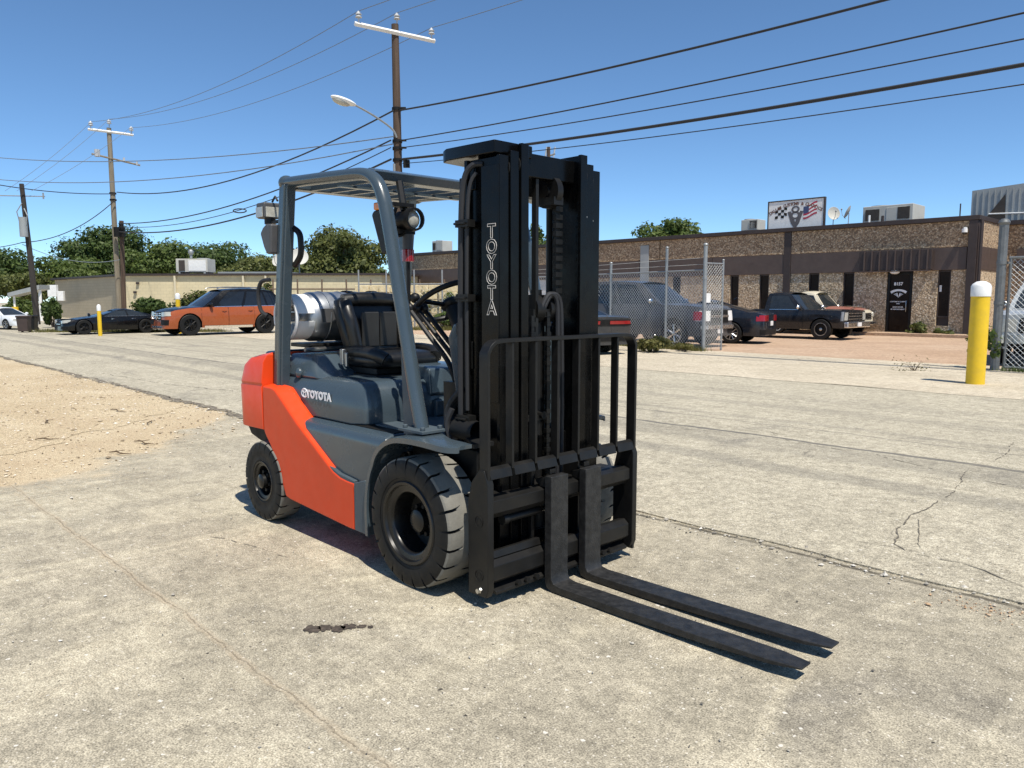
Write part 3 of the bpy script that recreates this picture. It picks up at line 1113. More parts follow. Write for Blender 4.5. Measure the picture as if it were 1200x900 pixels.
# ------------------------------------------------------------------ cream block building on the left
CR = empty('cream_building', (-25.6, 51.5, 0))
tag(CR, 'low cream block building with dark flat roof edge behind the parked cars', 'building')
m_ = MB().prism([(0, 0), (17.2, -1.2), (24, 10), (-12, 13)], 2, 0, 3.0)
m_.build('wall', M['block'], CR)
MB().prism([(-.012, -.02), (-11.2, 11.2), (-11.0, 11.6), (.2, .3)], 2, 0, 2.99).build('side_wall', M['block_shaded'], CR)
MB().prism([(-.1, -.15), (17.4, -1.4), (24.2, 10.2), (-12.2, 13.2), (-11.5, 11.1)], 2, 3.002, 3.14).build('roof_edge', M['brown_dk'], CR)
MB().prism([(5.6, 1.5), (10.5, 1.2), (10.5, 6), (5.6, 6)], 2, 3.142, 3.32).build('roof_hump', M['roofmetal'], CR)
for (x, z) in ((.9, 2.45), (.7, 1.85)):
    MB().box(x - .09, x + .09, -.20, -.08, z, z + .14).build('wall_lamp', M['brown_dk'], CR)
mb = MB()
for a in (3.4, 8.0, 9.5):
    mb.box(a, a + .12, -.16 - .07 * a, -.02 - .07 * a, 0, 3.0)
mb.build('downpipe', M['cream'], CR)
o = empty('air_conditioner', (-21.3, 52.6, 3.14))
tag(o, 'boxy white air unit on the cream building roof above the orange suv', 'air unit')
ac_unit(o, 2.1, 1.4, 1.0, False)
MB().box(-.85, -.45, -.73, -.702, .2, .9).build('coil_grille', M['ac_dark'], o)
MB().box(-.2, .95, -.72, -.702, .2, .9).build('service_panel', M['white'], o)
o2 = empty('roof_ventilator', (-21.6, 52.6, 4.20))
o2.scale = (.7, .7, .8)
tag(o2, 'little turning ventilator on top of the white air unit', 'vent')
MB().cyl((0, 0, 0), .12, 0, .3, 2, 10).sphere((0, 0, .5), .26, 12, 8).build('cowl', M['galv'], o2)
for i, (x, lb, az) in enumerate(((-15.3, 'first of two tilted pale dishes on the cream roof', R(160)), (-14.0, 'large pale dish on tripod, rightmost on the cream roof', R(200)))):
    o = empty('satellite_dish', (x, 51.4, 3.14))
    tag(o, lb, 'satellite dish')
    dish(o, R(25), az)
    o.scale = (1.7, 1.7, 1.7) if i else (1.4, 1.4, 1.4)
# carport beside it
cp = empty('carport', (-33.75, 52, 0))
tag(cp, 'carport with sloping white fascia and yellow-based post at far left', 'carport')
MB().prism([(0, 1.62), (2.15, 2.12), (2.15, 2.42), (0, 1.88)], 1, 0, 1.2).build('roof', M['roofmetal'], cp)
p_ = MB().tube([(.25, .3, 0), (.25, .3, 1.68)], .07, 8).build('post', M['white'], cp)
MB().cyl((.25, .3, 0), .2, 0, .95, 2, 12).build('post_guard', M['yellow'], p_)
MB().tube([(2.0, .3, 0), (2.0, .3, 2.1)], .10, 8).build('post', M['white'], cp)
# meter box on the shaded side wall
mx = empty('meter_box', (-33.3, 57.8, 1.55))
tag(mx, 'pair of white electric meter boxes on the shaded side wall', 'meter box')
MB().box(-.7, -.05, -.9, -.6, .1, .95).box(.0, .45, -.9, -.65, -.2, .5).build('cabinet', M['white'], mx, bevel=.02)
MB().tube([(-.3, -.7, 0), (-.3, -.7, -1.5)], .05, 6).build('conduit', M['galv'], mx)


# ------------------------------------------------------------------ pale retaining wall with vines behind the steering wheel
VW = empty('garden_wall', (-7.9, 39.5, 0), R(-12))
tag(VW, 'pale yellow stone wall under vines seen through the cab', 'wall')
x = 0.
r_ = random.Random(2)
mstone = pm('yellow_limestone', (.66, .55, .33), .85, var=.2, scale=3, bump=.5, bscale=14)
for row in range(6):
    x = -r_.uniform(0, .4)
    while x < 6.5:
        L_ = r_.uniform(.45, .85)
        MB().box(x + .012, x + L_ - .012, r_.uniform(-.03, .03), .35, row * .36 + .01, row * .36 + .35).build('stone', mstone, VW, bevel=.03)
        x += L_
MB().box(0, 6.4, .06, .30, 0, 2.14).build('mortar', M['cream'], VW)

# ------------------------------------------------------------------ utility poles
P1 = Vector((-4.05, 28.05, 0))
P2 = Vector((-24.55, 49.0, 0))


def insulator(mb, c, s=1.):
    mb.cyl(c, .02 * s, 0, .12 * s, 2, 8)
    mb.lathe([(0, .12 * s), (.09 * s, .12 * s), (.05 * s, .17 * s), (.085 * s, .19 * s), (.045 * s, .24 * s), (.03 * s, .27 * s), (0, .28 * s)], c, 2, 12)


def arm(root, a, b, w_=.1, s=1.):
    a, b = Vector(a), Vector(b)
    mb = MB().tube([a, b], w_ * .62, 4)
    o = mb.build('crossarm', M['white'], root, smooth=0)
    return o


pl = empty('utility_pole', P1)
tag(pl, 'tall brown wooden utility pole with white crossarm and street lamp arm', 'utility pole')
n = 9
MB().tube([(0, 0, 0), (.02, 0, 4), (.0, 0, 8), (-.02, 0, 10.95)], [.17, .155, .14, .125], 14).build('pole', M['pole_brown'], pl)
A0, A1 = (-1.22, -.84 - .16, 10.64), (1.28, .92 - .16, 10.64)
a_ = arm(pl, A0, A1, .13)
for (x, y, z) in ((-1.1, -.93, 10.71), (1.18, .68, 10.71), (.06, -.05, 10.96)):
    mb = MB()
    insulator(mb, (x, y, z), 1.3)
    mb.build('insulator', M['insul'], a_ if x else pl)
lampm = MB().tube(smooth_path([(0, -.15, 7.1), (-.15, -.27, 7.38), (-.7, -.72, 7.72), (-1.28, -1.2, 7.98)]), .035, 8)
la = lampm.build('lamp_arm', M['galv'], pl)
lh = MB()
lh.X = Matrix.Translation((-1.56, -1.45, 8.03)) @ Matrix.Rotation(R(41), 4, 'Z') @ Matrix.Rotation(R(10), 4, 'Y')
lh.sphere((0, 0, 0), 1, 16, 8, sc=(.48, .19, .10))
lh.build('lamp_head', M['white'], pl)
lz = MB()
lz.X = lh.X
lz.sphere((-.08, 0, -.06), 1, 14, 8, sc=(.34, .155, .12))
lz.build('lamp_lens', M['clear_lens'], pl)
cl = MB()
for z in (7.0, 6.75, 6.35, 8.1):
    cl.lathe([(.15, z - .05), (.175, z - .05), (.175, z + .05), (.15, z + .05)], (0, 0, 0), 2, 14)
    cl.box(.1, .34, -.2, -.12, z - .03, z + .03)
cl.build('clamp', M['grime'], pl)
MB().tube([(-.10, -.17, 0), (-.10, -.16, 6.2)], .045, 8).build('conduit', M['galv'], pl)
MB().box(.24, .46, -.35, -.2, 6.05, 6.3).build('splice_box', M['grime'], pl)

pl = empty('utility_pole', P2)
tag(pl, 'pale weathered utility pole with white crossarm behind the black sedan', 'utility pole')
MB().tube([(-.25, 0, 0), (-.26, 0, 5), (-.27, 0, 9), (-.28, 0, 11.95)], [.165, .155, .145, .13], 12).build('pole', M['pole_grey'], pl)
a_ = arm(pl, (-1.25, -.62, 11.75), (1.0, .45, 11.62), .13)
for (x, y, z) in ((-1.1, -.55, 11.8), (.9, .4, 11.68), (-.2, -.1, 12.0)):
    mb = MB()
    insulator(mb, (x, y, z), 1.6)
    mb.build('insulator', M['insul'], a_ if abs(x) > 1 else pl)
MB().tube([(-1.15, -.55, 10.3), (1.25, .6, 9.8)], .055, 6).build('lower_arm', M['pole_grey'], pl)
MB().cyl((-.85, -.45, 10.15), .16, 0, .42, 2, 10).cyl((.45, .2, 9.95), .06, 0, .25, 2, 8).cyl((1.1, .5, 9.8), .06, 0, .2, 2, 8).build('cutout_switch', M['insul'], pl)
for z in (8.0, 7.6):
    MB().cyl((-.26, 0, 0), .20, z - .05, z + .05, 2, 12).build('clamp', M['grime'], pl)

pl = empty('utility_pole', (-24.25, 48.7, 0))
tag(pl, 'short dark stub pole standing right against the pale weathered pole', 'utility pole')
MB().tube([(-.12, 0, 0), (-.05, 0, 3), (.03, 0, 6.3)], [.15, .14, .13], 10).build('pole', M['pole_brown'], pl)
MB().box(-.35, .3, -.28, -.1, 5.3, 5.9).cyl((.15, -.3, 5.75), .14, 0, .4, 2, 8).build('splice_case', M['grime'], pl)

P3 = Vector((-28.2, 45.0, 0))
pl = empty('utility_pole', P3)
tag(pl, 'leaning black utility pole with pale transformer at far left', 'utility pole')
MB().tube([(.62, 0, 0), (.48, 0, 3.5), (.24, 0, 8.0)], [.165, .15, .12], 10).build('pole', M['pole_black'], pl)
MB().cyl((.40, -.35, 0), .21, 5.0, 6.1, 2, 14).build('transformer', M['roofmetal'], pl)
MB().tube([(.28, -.15, 6.9), (.08, -.35, 6.4), (.22, -.3, 5.6)], .03, 5).tube([(.42, -.2, 6.6), (.70, -.4, 6.2), (.58, -.4, 5.6)], .03, 5).build('drop_cable', M['galv'], pl)
MB().tube([(-1.9, -.5, 7.3), (1.3, .4, 7.35)], .03, 6).cyl((-1.3, -.3, 7.1), .05, 0, .5, 2, 6).cyl((1.2, .4, 7.2), .05, 0, .35, 2, 6).build('insulator_arm', M['galv'], pl)


def wire(a, b, sag, r_, m, label, name='power_line', n=22, group=None):
    a, b = Vector(a), Vector(b)
    pts = []
    for i in range(n + 1):
        t = i / n
        p = a.lerp(b, t)
        p.z -= 4 * sag * t * (1 - t)
        pts.append(tuple(p - a))
    o = MB().tube(pts, r_, 5).build(name, m, None, loc=a)
    tag(o, label, 'cable', group)
    return o


RD = Vector((.7071, -.7071, 0))


def rt(z, d=33.):   # point along the pole line, right of the brown pole
    p = P1 + RD * d
    return (p.x, p.y, z)


# conductors on the crossarms
for (x, y, z), (x2, y2, z2), nm in (((-1.1, -.93, 11.07), (-1.05, -.55, 12.2), 'left'), ((.06, -.05, 11.32), (-.2, -.1, 12.45), 'middle'), ((1.18, .68, 11.07), (.85, .4, 12.05), 'right')):
    a = P1 + Vector((x, y, z))
    wire(a, P2 + Vector((x2, y2, z2)), .75, .012, M['thin_wire'], 'thin top conductor from the %s insulator of the brown pole to the pale pole' % nm)
    wire(a, a + RD * 30 + Vector((0, 0, .2)), .5, .012, M['thin_wire'], 'thin top conductor leaving the %s insulator of the brown pole to upper right' % nm)
    wire(P2 + Vector((x2, y2, z2)), P3 + Vector((-1.3 + (x2 + 1.75) * .8, 0, 7.6)), .2, .012, M['thin_wire'], 'thin conductor from the %s insulator of the pale pole down to the leaning pole' % nm)
wire(P1 + Vector((-.1, -.15, 8.02)), P2 + Vector((.1, -.2, 8.05)), 1.0, .030, M['cable'], 'twisted black service cable sagging between brown pole and pale pole')
wire(P1 + Vector((.1, -.15, 8.02)), rt(8.05), .55, .030, M['cable'], 'twisted black service cable running from brown pole to upper right')
wire(P1 + Vector((.2, -.2, 7.0)), rt(6.95), .35, .020, M['cable'], 'upper black telephone cable from brown pole to the right')
wire(P1 + Vector((.2, -.2, 6.75)), rt(6.45), .42, .016, M['cable'], 'slim black telephone cable just above the thick bundle, right of pole')
wire(P1 + Vector((.2, -.2, 6.35)), rt(5.95), .42, .042, M['cable'], 'thick black telephone cable bundle crossing the sky to the right')
wire(P1 + Vector((.2, -.2, 6.2)), rt(5.45), .42, .013, M['cable'], 'thin cable hanging lowest below the thick bundle at right')
SP = Vector((-24.25, 48.7, 0))
wire(P1 + Vector((-.2, -.2, 7.0)), SP + Vector((0, -.3, 6.1)), .75, .028, M['cable'], 'upper black telephone cable from brown pole left to the stub pole')
wire(P1 + Vector((-.2, -.2, 6.75)), SP + Vector((0, -.3, 5.9)), .85, .018, M['cable'], 'slim telephone cable between the two black ones, left of brown pole')
wire(P1 + Vector((-.2, -.2, 6.35)), SP + Vector((0, -.3, 5.6)), .85, .036, M['cable'], 'thick black telephone cable bundle from brown pole left to the stub pole')
wire(P2 + Vector((0, -.2, 7.95)), at(-60, 205, 42), .3, .026, M['cable'], 'black service cable leaving the pale pole towards the left edge')
wire(P2 + Vector((0, -.2, 7.6)), P3 + Vector((.05, 0, 4.7)), .6, .026, M['cable'], 'black cable drooping from pale pole to the leaning pole')
wire(P3 + Vector((.05, 0, 4.7)), at(-60, 290, 43), .2, .022, M['cable'], 'black cable from the leaning pole to the left edge')
wire(P3 + Vector((.05, 0, 4.6)), SP + Vector((-.1, -.2, 3.9)), .5, .018, M['thin_wire'], 'faint cable from the leaning pole to the stub pole')
wire(P1 + Vector((-.1, -.1, 7.15)), at(-60, 178, 46), .7, .020, M['thin_wire'], 'upper faint cross wire running level from brown pole to left edge')
wire(P1 + Vector((-.1, -.1, 6.9)), at(-60, 203, 46), .9, .020, M['thin_wire'], 'lower faint cross wire running level from brown pole to left edge')
o = empty('cable_slack_loop', at(281, 247, 38))
tag(o, 'small oval slack loop hanging on the telephone cable', 'cable')
MB().tube([(.32 * math.cos(2 * PI * k / 14), 0, .09 * math.sin(2 * PI * k / 14)) for k in range(14)], .03, 5, closed=True).build('loop', M['cable'], o)
# far pole with wires behind the mast top
o = empty('utility_pole', at(642, 345, 72).xy.to_3d())
tag(o, 'distant utility pole top with cut-outs seen between the mast rails', 'utility pole')
MB().tube([(0, 0, 0), (0, 0, 15.2)], .16, 8).build('pole', M['pole_brown'], o)
MB().tube([(-.5, 0, 14.2), (.6, 0, 14.6)], .07, 6).build('crossarm', M['pole_grey'], o)
for x in (-.3, .0, .45):
    MB().tube([(x, 0, 14.3), (x + .14, 0, 15.2)], .07, 6).build('cutout_switch', M['insul'], o)

# ------------------------------------------------------------------ bollards
def bollard(loc, h, r_, label, group='yellow bollards'):
    o = empty('bollard', loc)
    tag(o, label, 'bollard', group)
    MB().lathe([(r_ * 1.0, 0), (r_, h - .16)], (0, 0, 0), 2, 24).build('post', M['yellow'], o)
    MB().lathe([(r_ * 1.05, h - .22), (r_ * 1.06, h - .05), (r_ * .9, h - .01), (r_ * .5, h + .03), (0, h + .04)], (0, 0, 0), 2, 24).build('cap', M['white'], o)
    return o


bollard((7.93, 13.15, 0), 1.72, .145, 'big yellow bollard with white cap beside the chain-link gate')
bollard((-16.35, 30.7, 0), 1.22, .075, 'slim yellow bollard in front of the black sedan')
bollard((-14.2, 33.0, 0), 1.68, .095, 'yellow bollard with white cap half hidden behind the orange suv bonnet')

# bins at left
def bin_(loc, rz, w_, h, m, label):
    o = empty('wheelie_bin', loc, rz)
    tag(o, label, 'bin')
    MB().loft([[(-w_ * .42, -w_ * .42, .06), (w_ * .42, -w_ * .42, .06), (w_ * .42, w_ * .42, .06), (-w_ * .42, w_ * .42, .06)],
               [(-w_ * .5, -w_ * .5, h), (w_ * .5, -w_ * .5, h), (w_ * .5, w_ * .5, h), (-w_ * .5, w_ * .5, h)]]).build('tub', m, o, bevel=.02)
    MB().box(-w_ * .53, w_ * .53, -w_ * .56, w_ * .52, h + .002, h + .09).build('lid', m, o, bevel=.02)
    MB().cyl((0, w_ * .45, .1), .1, -w_ * .4, -w_ * .3, 0, 12).cyl((0, w_ * .45, .1), .1, w_ * .3, w_ * .4, 0, 12).build('wheel', M['rubber'], o)


binm = pm('brown_plastic', (.052, .035, .030), .6, var=.15)
bin_(at(29, 391, 34).xy.to_3d(), .2, .46, .66, binm, 'brown wheelie bin at far left beside the leaning pole')
bin_(at(38, 391, 35.2).xy.to_3d(), .1, .42, .64, M['plastic'], 'black wheelie bin partly behind the leaning pole')

# ------------------------------------------------------------------ chain-link fences
def chain_panel(p0, p1, z0, z1, name='chain_mesh', d=.105, r_=.0046):
    """real woven strands: two sets of diagonals clipped to the panel"""
    p0, p1 = Vector(p0), Vector(p1)
    L = (p1 - p0).length
    ex = (p1 - p0).normalized()
    H = z1 - z0
    mb = MB()
    off = Vector((-ex.y, ex.x, 0)) * .004
    k = -H
    while k < L:
        a, b = max(0, k), min(L, k + H)
        if b - a > .02:
            for sg, o in ((1, off), (-1, -off)):
                za = z0 + (a - k) if sg > 0 else z1 - (a - k)
                zb = z0 + (b - k) if sg > 0 else z1 - (b - k)
                A = p0 + ex * a + o + Vector((0, 0, za))
                B = p0 + ex * b + o + Vector((0, 0, zb))
                mb.tube([A, B], r_, 3, caps=False)
        k += d
    return mb


def post(root, p, h, r_=.035, m='galv'):
    mb = MB().tube([(p[0], p[1], 0), (p[0], p[1], h)], r_, 10)
    mb.sphere((p[0], p[1], h), r_ * 1.25, 10, 6, sc=(1, 1, .8))
    return mb.build('post', M[m], root)


FR = empty('chain_link_fence', (5.35, 21.6, 0))
tag(FR, 'chain-link fence with round posts in front of the grey suv', 'fence')
dl = Vector((-.545, .838, 0))
q = [dl * t for t in (0, 1.5, 4.0, 7, 10)]
for i, p in enumerate(q):
    post(FR, p, 2.95 if i < 2 else 2.6, .055 if i == 0 else .042)
mb = MB().tube([(0, 0, 2.26), tuple(q[-1] + Vector((0, 0, 2.26)))], .022, 8).tube([(0, 0, .06), tuple(q[-1] + Vector((0, 0, .06)))], .008, 5)
mb.build('rail', M['galv'], FR)
chain_panel((0, 0, 0), tuple(q[2]), .05, 2.26).build('chain_mesh', M['wire'], FR, smooth=0)
chain_panel(tuple(q[2]), tuple(q[4]), .05, 2.26, d=.14).build('chain_mesh', M['wire'], FR, smooth=0)
# short return panel towards the driveway
e2 = Vector((.50, .35, 0)).normalized() * .75
post(FR, e2, 2.55, .03)
MB().tube([(0, 0, 2.45), tuple(e2 + Vector((0, 0, 2.45)))], .02, 6).build('rail', M['galv'], FR)
chain_panel((0, 0, 0), tuple(e2), .05, 2.42).build('chain_mesh', M['wire'], FR, smooth=0)
MB().box(.04, .22, -.03, -.02, 1.36, 1.62).build('notice', M['white'], FR).rotation_euler = (0, 0, R(35))
for z in (.5, 1.2, 2.0):
    MB().cyl((0, 0, 0), .066, z, z + .05, 2, 10).build('clamp', M['galv'], FR)
# barbed strands
MB().tube([tuple(q[0] + Vector((0, 0, 2.6))), tuple(q[-1] + Vector((0, 0, 2.5)))], .004, 4).tube([tuple(q[0] + Vector((0, 0, 2.42))), tuple(q[-1] + Vector((0, 0, 2.38)))], .004, 4).build('barbed_wire', M['wire'], FR)

GT = empty('chain_link_gate', (9.86, 15.72, 0))
tag(GT, 'chain-link gate hung on a stout grey post beside the yellow bollard', 'gate')
g1 = Vector((.74, -.672, 0)) * 5.5
post(GT, (0, 0), 2.98, .085, 'galv_dark')
fr = MB().tube([(.1, -.08, 2.28), tuple(g1 + Vector((0, 0, 2.28)))], .028, 8).tube([(.1, -.08, .08), tuple(g1 + Vector((0, 0, .08)))], .028, 8)
fr.tube([(.12, -.1, .08), (.12, -.1, 2.28)], .028, 8)
fr.build('gate_frame', M['galv_dark'], GT)
chain_panel((.12, -.1, 0), tuple(g1), .1, 2.27, d=.10, r_=.0042).build('chain_mesh', M['wire'], GT, smooth=0)
for z in (.45, 1.35, 2.15):
    MB().lathe([(.086, z), (.095, z), (.095, z + .07), (.086, z + .07)], (0, 0, 0), 2, 12).box(.06, .14, -.12, -.02, z + .01, z + .05).build('hinge', M['galv_dark'], GT)

# rail fence in front of the cream building
RF = empty('rail_fence', (-12.2, 43.0, 0))
tag(RF, 'brown pipe rail fence with wire mesh in front of the cream wall', 'fence')
pr = pm('rusty_pipe', (.16, .11, .075), .7, .2, var=.2)
for i in range(8):
    MB().tube([(i * 1.35 - 1, 0, 0), (i * 1.35 - 1, 0, 2.55)], .045, 8).build('post', pr, RF)
for z in (2.02, 1.45):
    MB().tube([(-1.2, 0, z), (8.6, 0, z)], .04, 6).build('rail', pr, RF)
chain_panel((-1, .05, 0), (8.4, .05, 0), .05, 2.0, d=.3, r_=.004).build('chain_mesh', M['wire'], RF, smooth=0)
VF = empty('vine_fence', (-7.6, 38.6, 0), R(-6))
tag(VF, 'wire fence half covered in climbing vines seen above the steering wheel', 'fence')
for i in range(5):
    MB().tube([(i * 1.4, 0, 0), (i * 1.4, 0, 2.9)], .04, 8).build('post', M['galv'], VF)
MB().tube([(0, 0, 2.2), (5.8, 0, 2.2)], .03, 6).build('rail', M['galv'], VF)
chain_panel((0, 0, 0), (5.6, 0, 0), .05, 2.2, d=.3, r_=.0028).build('chain_mesh', M['wire'], VF, smooth=0)

# ------------------------------------------------------------------ foliage
def leaf_mat(name, a, b, c):
    t = NT(name)
    g = t.n('ShaderNodeNewGeometry')
    n1 = t.noise(.9, 3, .5)
    v = t.math('ADD', t.math('MULTIPLY', g.outputs['Random Per Island'], .6), t.math('MULTIPLY', n1, .4))
    cc = t.ramp(v, [(.15, a), (.5, b), (.85, c)])
    t.set(cc, .55, spec=.3)
    # thin leaves pass some light
    tr = t.n('ShaderNodeBsdfTranslucent')
    t.l(cc, tr.inputs[0])
    mx = t.n('ShaderNodeMixShader')
    mx.inputs[0].default_value = .36
    out = t.t.nodes['Material Output']
    t.l(t.b.outputs[0], mx.inputs[1])
    t.l(tr.outputs[0], mx.inputs[2])
    t.l(mx.outputs[0], out.inputs[0])
    return t.m


LM = [leaf_mat('dark_green_leaves', (.034, .058, .015), (.068, .108, .027), (.12, .165, .045)),
      leaf_mat('mid_green_leaves', (.05, .078, .018), (.095, .14, .032), (.16, .20, .055)),
      leaf_mat('olive_leaves', (.055, .068, .018), (.11, .13, .036), (.18, .19, .055)),
      leaf_mat('yellow_green_weeds', (.07, .075, .02), (.14, .14, .04), (.24, .21, .08))]
bark = wood_pole('bark', (.05, .038, .028), (.13, .10, .075))


def leaves(name, centres, radii, n, size, m, parent=None, flat_=.55, shell=.55, seed=0):
    """n small leaf cards spread through a set of clumps, denser near each clump's skin"""
    g = np.random.default_rng(seed)
    C = np.array(centres, float)
    Rr = np.array(radii, float)
    if Rr.ndim == 1:
        Rr = np.repeat(Rr[:, None], 3, 1)
    wgt = (Rr[:, 0] * Rr[:, 1] + Rr[:, 2] * Rr[:, 0])
    idx = g.choice(len(C), n, p=wgt / wgt.sum())
    d = g.normal(size=(n, 3))
    d /= np.linalg.norm(d, axis=1)[:, None]
    rad = shell + (1 - shell) * g.random(n) ** .7
    rad *= g.normal(1, .15, n)
    pos = C[idx] + d * Rr[idx] * rad[:, None]
    pos[:, 2] = np.maximum(pos[:, 2], .02)
    nr = d + g.normal(0, .55, (n, 3)) + np.array([0, 0, .35])
    nr /= np.linalg.norm(nr, axis=1)[:, None]
    t = np.cross(nr, g.normal(size=(n, 3)))
    t /= np.linalg.norm(t, axis=1)[:, None]
    b = np.cross(nr, t)
    s = size * np.exp(g.normal(0, .3, n))[:, None]
    v = np.empty((n, 4, 3))
    v[:, 0] = pos - t * s
    v[:, 1] = pos + b * s * flat_ + nr * s * .15
    v[:, 2] = pos + t * s
    v[:, 3] = pos - b * s * flat_ + nr * s * .15
    me = bpy.data.meshes.new(name)
    me.vertices.add(4 * n)
    me.vertices.foreach_set('co', v.reshape(-1))
    me.loops.add(4 * n)
    me.loops.foreach_set('vertex_index', np.arange(4 * n, dtype=np.int32))
    me.polygons.add(n)
    me.polygons.foreach_set('loop_start', np.arange(0, 4 * n, 4, dtype=np.int32))
    me.update()
    me.materials.append(m)
    o = bpy.data.objects.new(name, me)
    col.objects.link(o)
    if parent:
        o.parent = parent
    return o


def clumps(rx, ry, rz, z0, n, seed, cr=.34):
    g = random.Random(seed)
    out, rad = [], []
    for i in range(n):
        a = g.random() * 6.283
        b = math.asin(g.uniform(-.75, 1))
        k = g.uniform(.45, 1.0)
        out.append((rx * .78 * k * math.cos(b) * math.cos(a), ry * .78 * k * math.cos(b) * math.sin(a), z0 + rz * (1 + .8 * k * math.sin(b))))
        s = g.uniform(.45, 1.35) * cr
        rad.append((rx * s, ry * s, rz * s * .85))
    return out, rad


def tree(loc, w_, h, base, m, label, seed, n=9000, size=.16, name='tree', group=None, ncl=26):
    o = empty(name, loc)
    tag(o, label, 'tree', group)
    rx = w_ / 2
    rz = (h - base) / 2
    c, r_ = clumps(rx, rx * .9, rz, base, ncl, seed)
    leaves('crown', c, r_, n, size, m, o, seed=seed)
    g = random.Random(seed)
    tb = MB()
    tr = max(.09, h * .022)
    top = (g.uniform(-.2, .2), 0, base + rz * .9)
    tb.tube([(0, 0, -.1), (.02, 0, base * .6), top], [tr * 1.3, tr, tr * .5], 9)
    tb.build('trunk', bark, o)
    lm = MB()
    for i in range(7):
        cc = c[i]
        lm.tube([(0, 0, base * .75), (cc[0] * .45, cc[1] * .45, base + (cc[2] - base) * .5), cc], [tr * .55, tr * .35, tr * .12], 6)
    lm.build('limb', bark, o)
    return o


def tpx(u0, u1, vtop, Y, **kw):
    a = at((u0 + u1) / 2, vtop, Y)
    return Vector((a.x, Y, 0)), (u1 - u0) / FPX * Y, a.z


TG = 'trees behind the cream building'
for (u0, u1, vt, Y, mi, n, lb) in (
        (-60, 32, 286, 74, 0, 9000, 'dark tree at the far left edge behind the carport'),
        (-10, 62, 318, 66, 2, 6000, 'low olive tree behind the leaning pole and carport'),
        (40, 118, 298, 80, 1, 9000, 'rounded green tree between leaning pole and pale pole'),
        (78, 178, 263, 86, 0, 13000, 'tallest dark green tree behind the pale utility pole'),
        (150, 232, 282, 82, 1, 10000, 'green tree right of the pale pole above the roof air unit'),
        (215, 330, 285, 90, 0, 12000, 'broad dark tree above the roof dishes'),
        (250, 345, 300, 78, 2, 7000, 'low olive tree just above the cream roof'),
        (342, 440, 261, 64, 2, 15000, 'big round olive tree framed by the forklift cab'),
        (436, 458, 311, 56, 1, 2500, 'small bushy tree behind the forklift front pillar'),
        (606, 660, 256, 66, 1, 7000, 'green tree seen between the black mast rails'),
        (745, 832, 262, 60, 1, 7000, 'wide pale tree top showing over the stone building roof')):
    loc, ww, hh = tpx(u0, u1, vt, Y)
    tree(loc, ww * (1.3 if Y > 63 else 1.0), hh * (1.03 if u0 < 700 else 1.10), hh * .1 if u0 < 700 else hh * .5, LM[mi], lb, int(u0 + 200), int(n * 1.5), .15 * (Y / 70) ** .5)

# bushes and hedges
def bush(loc, rx, ry, h, m, label, seed, n=2500, size=.09, name='bush', group=None, cat='bush'):
    o = empty(name, loc)
    tag(o, label, cat, group)
    c, r_ = clumps(rx, ry, h / 2, 0, 14, seed, .42)
    leaves('foliage', c, r_, n, size, m, o, seed=seed)
    mb = MB()
    for i in range(5):
        mb.tube([(c[i][0] * .2, c[i][1] * .2, 0), (c[i][0] * .6, c[i][1] * .6, c[i][2] * .6), c[i]], [.03, .02, .008], 5)
    mb.build('stem', bark, o)
    return o


def bpx(u0, u1, vt, Y, m, label, seed, **kw):
    a = at((u0 + u1) / 2, vt, Y)
    return bush((a.x, Y, 0), (u1 - u0) / 2 / FPX * Y, .7, a.z, m, label, seed, **kw)


bpx(152, 215, 350, 42, LM[0], 'dark hedge against the cream wall left of the orange suv', 3, n=4500)
bpx(200, 258, 334, 43, LM[2], 'taller leggy bush behind the orange suv windscreen', 4, n=3200)
bpx(300, 322, 330, 44, LM[2], 'narrow bush behind the orange suv roof', 5, n=1500)
bpx(54, 67, 350, 40, LM[0], 'narrow ivy-covered stump against the side wall', 6, n=2500, name='ivy_bush')
bpx(2, 44, 345, 56, LM[1], 'leafy bush beneath the carport', 7, n=4000)
bpx(452, 488, 322, 40.5, LM[0], 'dark climbing shrub beside the forklift front pillar', 8, n=3500)
bpx(486, 522, 330, 38.9, LM[2], 'thin vines over the wire fence, left of the steering wheel', 9, n=500, name='vine')
bpx(516, 552, 336, 38.4, LM[1], 'thin vines over the wire fence behind the steering wheel', 10, n=900, name='vine')
bpx(505, 540, 366, 37.6, LM[1], 'ground shrub at the foot of the pale stone wall', 11, n=1800)
bpx(745, 790, 391, 21.2, LM[3], 'dry yellow-green weeds at the foot of the chain-link fence', 12, n=1300, size=.045, name='weed_clump', cat='weeds')
bpx(792, 812, 401, 21.5, LM[3], 'small weed tuft by the corner fence post', 13, n=350, size=.04, name='weed_clump', cat='weeds')
bpx(1150, 1166, 372, 15.9, LM[1], 'climbing weed at the gate post behind the yellow bollard', 14, n=350, size=.05, name='weed_clump', cat='weeds')
bpx(1065, 1085, 378, 30.6, LM[2], 'small shrub at the wall foot under the slit window', 15, n=500, size=.07)
bpx(1096, 1112, 384, 30.2, LM[2], 'second little shrub under the slit window', 16, n=350, size=.07)


def grass(name, n, samp, h, m, label):
    g = random.Random(5)
    vs, fs = [], []
    for i in range(n):
        x, y = samp(g)
        a = g.random() * 6.28
        hh = h * g.uniform(.5, 1.3)
        dx, dy = math.cos(a) * .012, math.sin(a) * .012
        lx, ly = g.gauss(0, .4) * hh, g.gauss(0, .4) * hh
        o = len(vs)
        vs += [(x - dx, y - dy, 0), (x + dx, y + dy, 0), (x + lx, y + ly, hh)]
        fs.append((o, o + 1, o + 2))
    me = bpy.data.meshes.new(name)
    me.from_pydata(vs, [], fs)
    me.materials.append(m)
    o = bpy.data.objects.new(name, me)
    col.objects.link(o)
    tag(o, label, 'grass', kind='stuff')


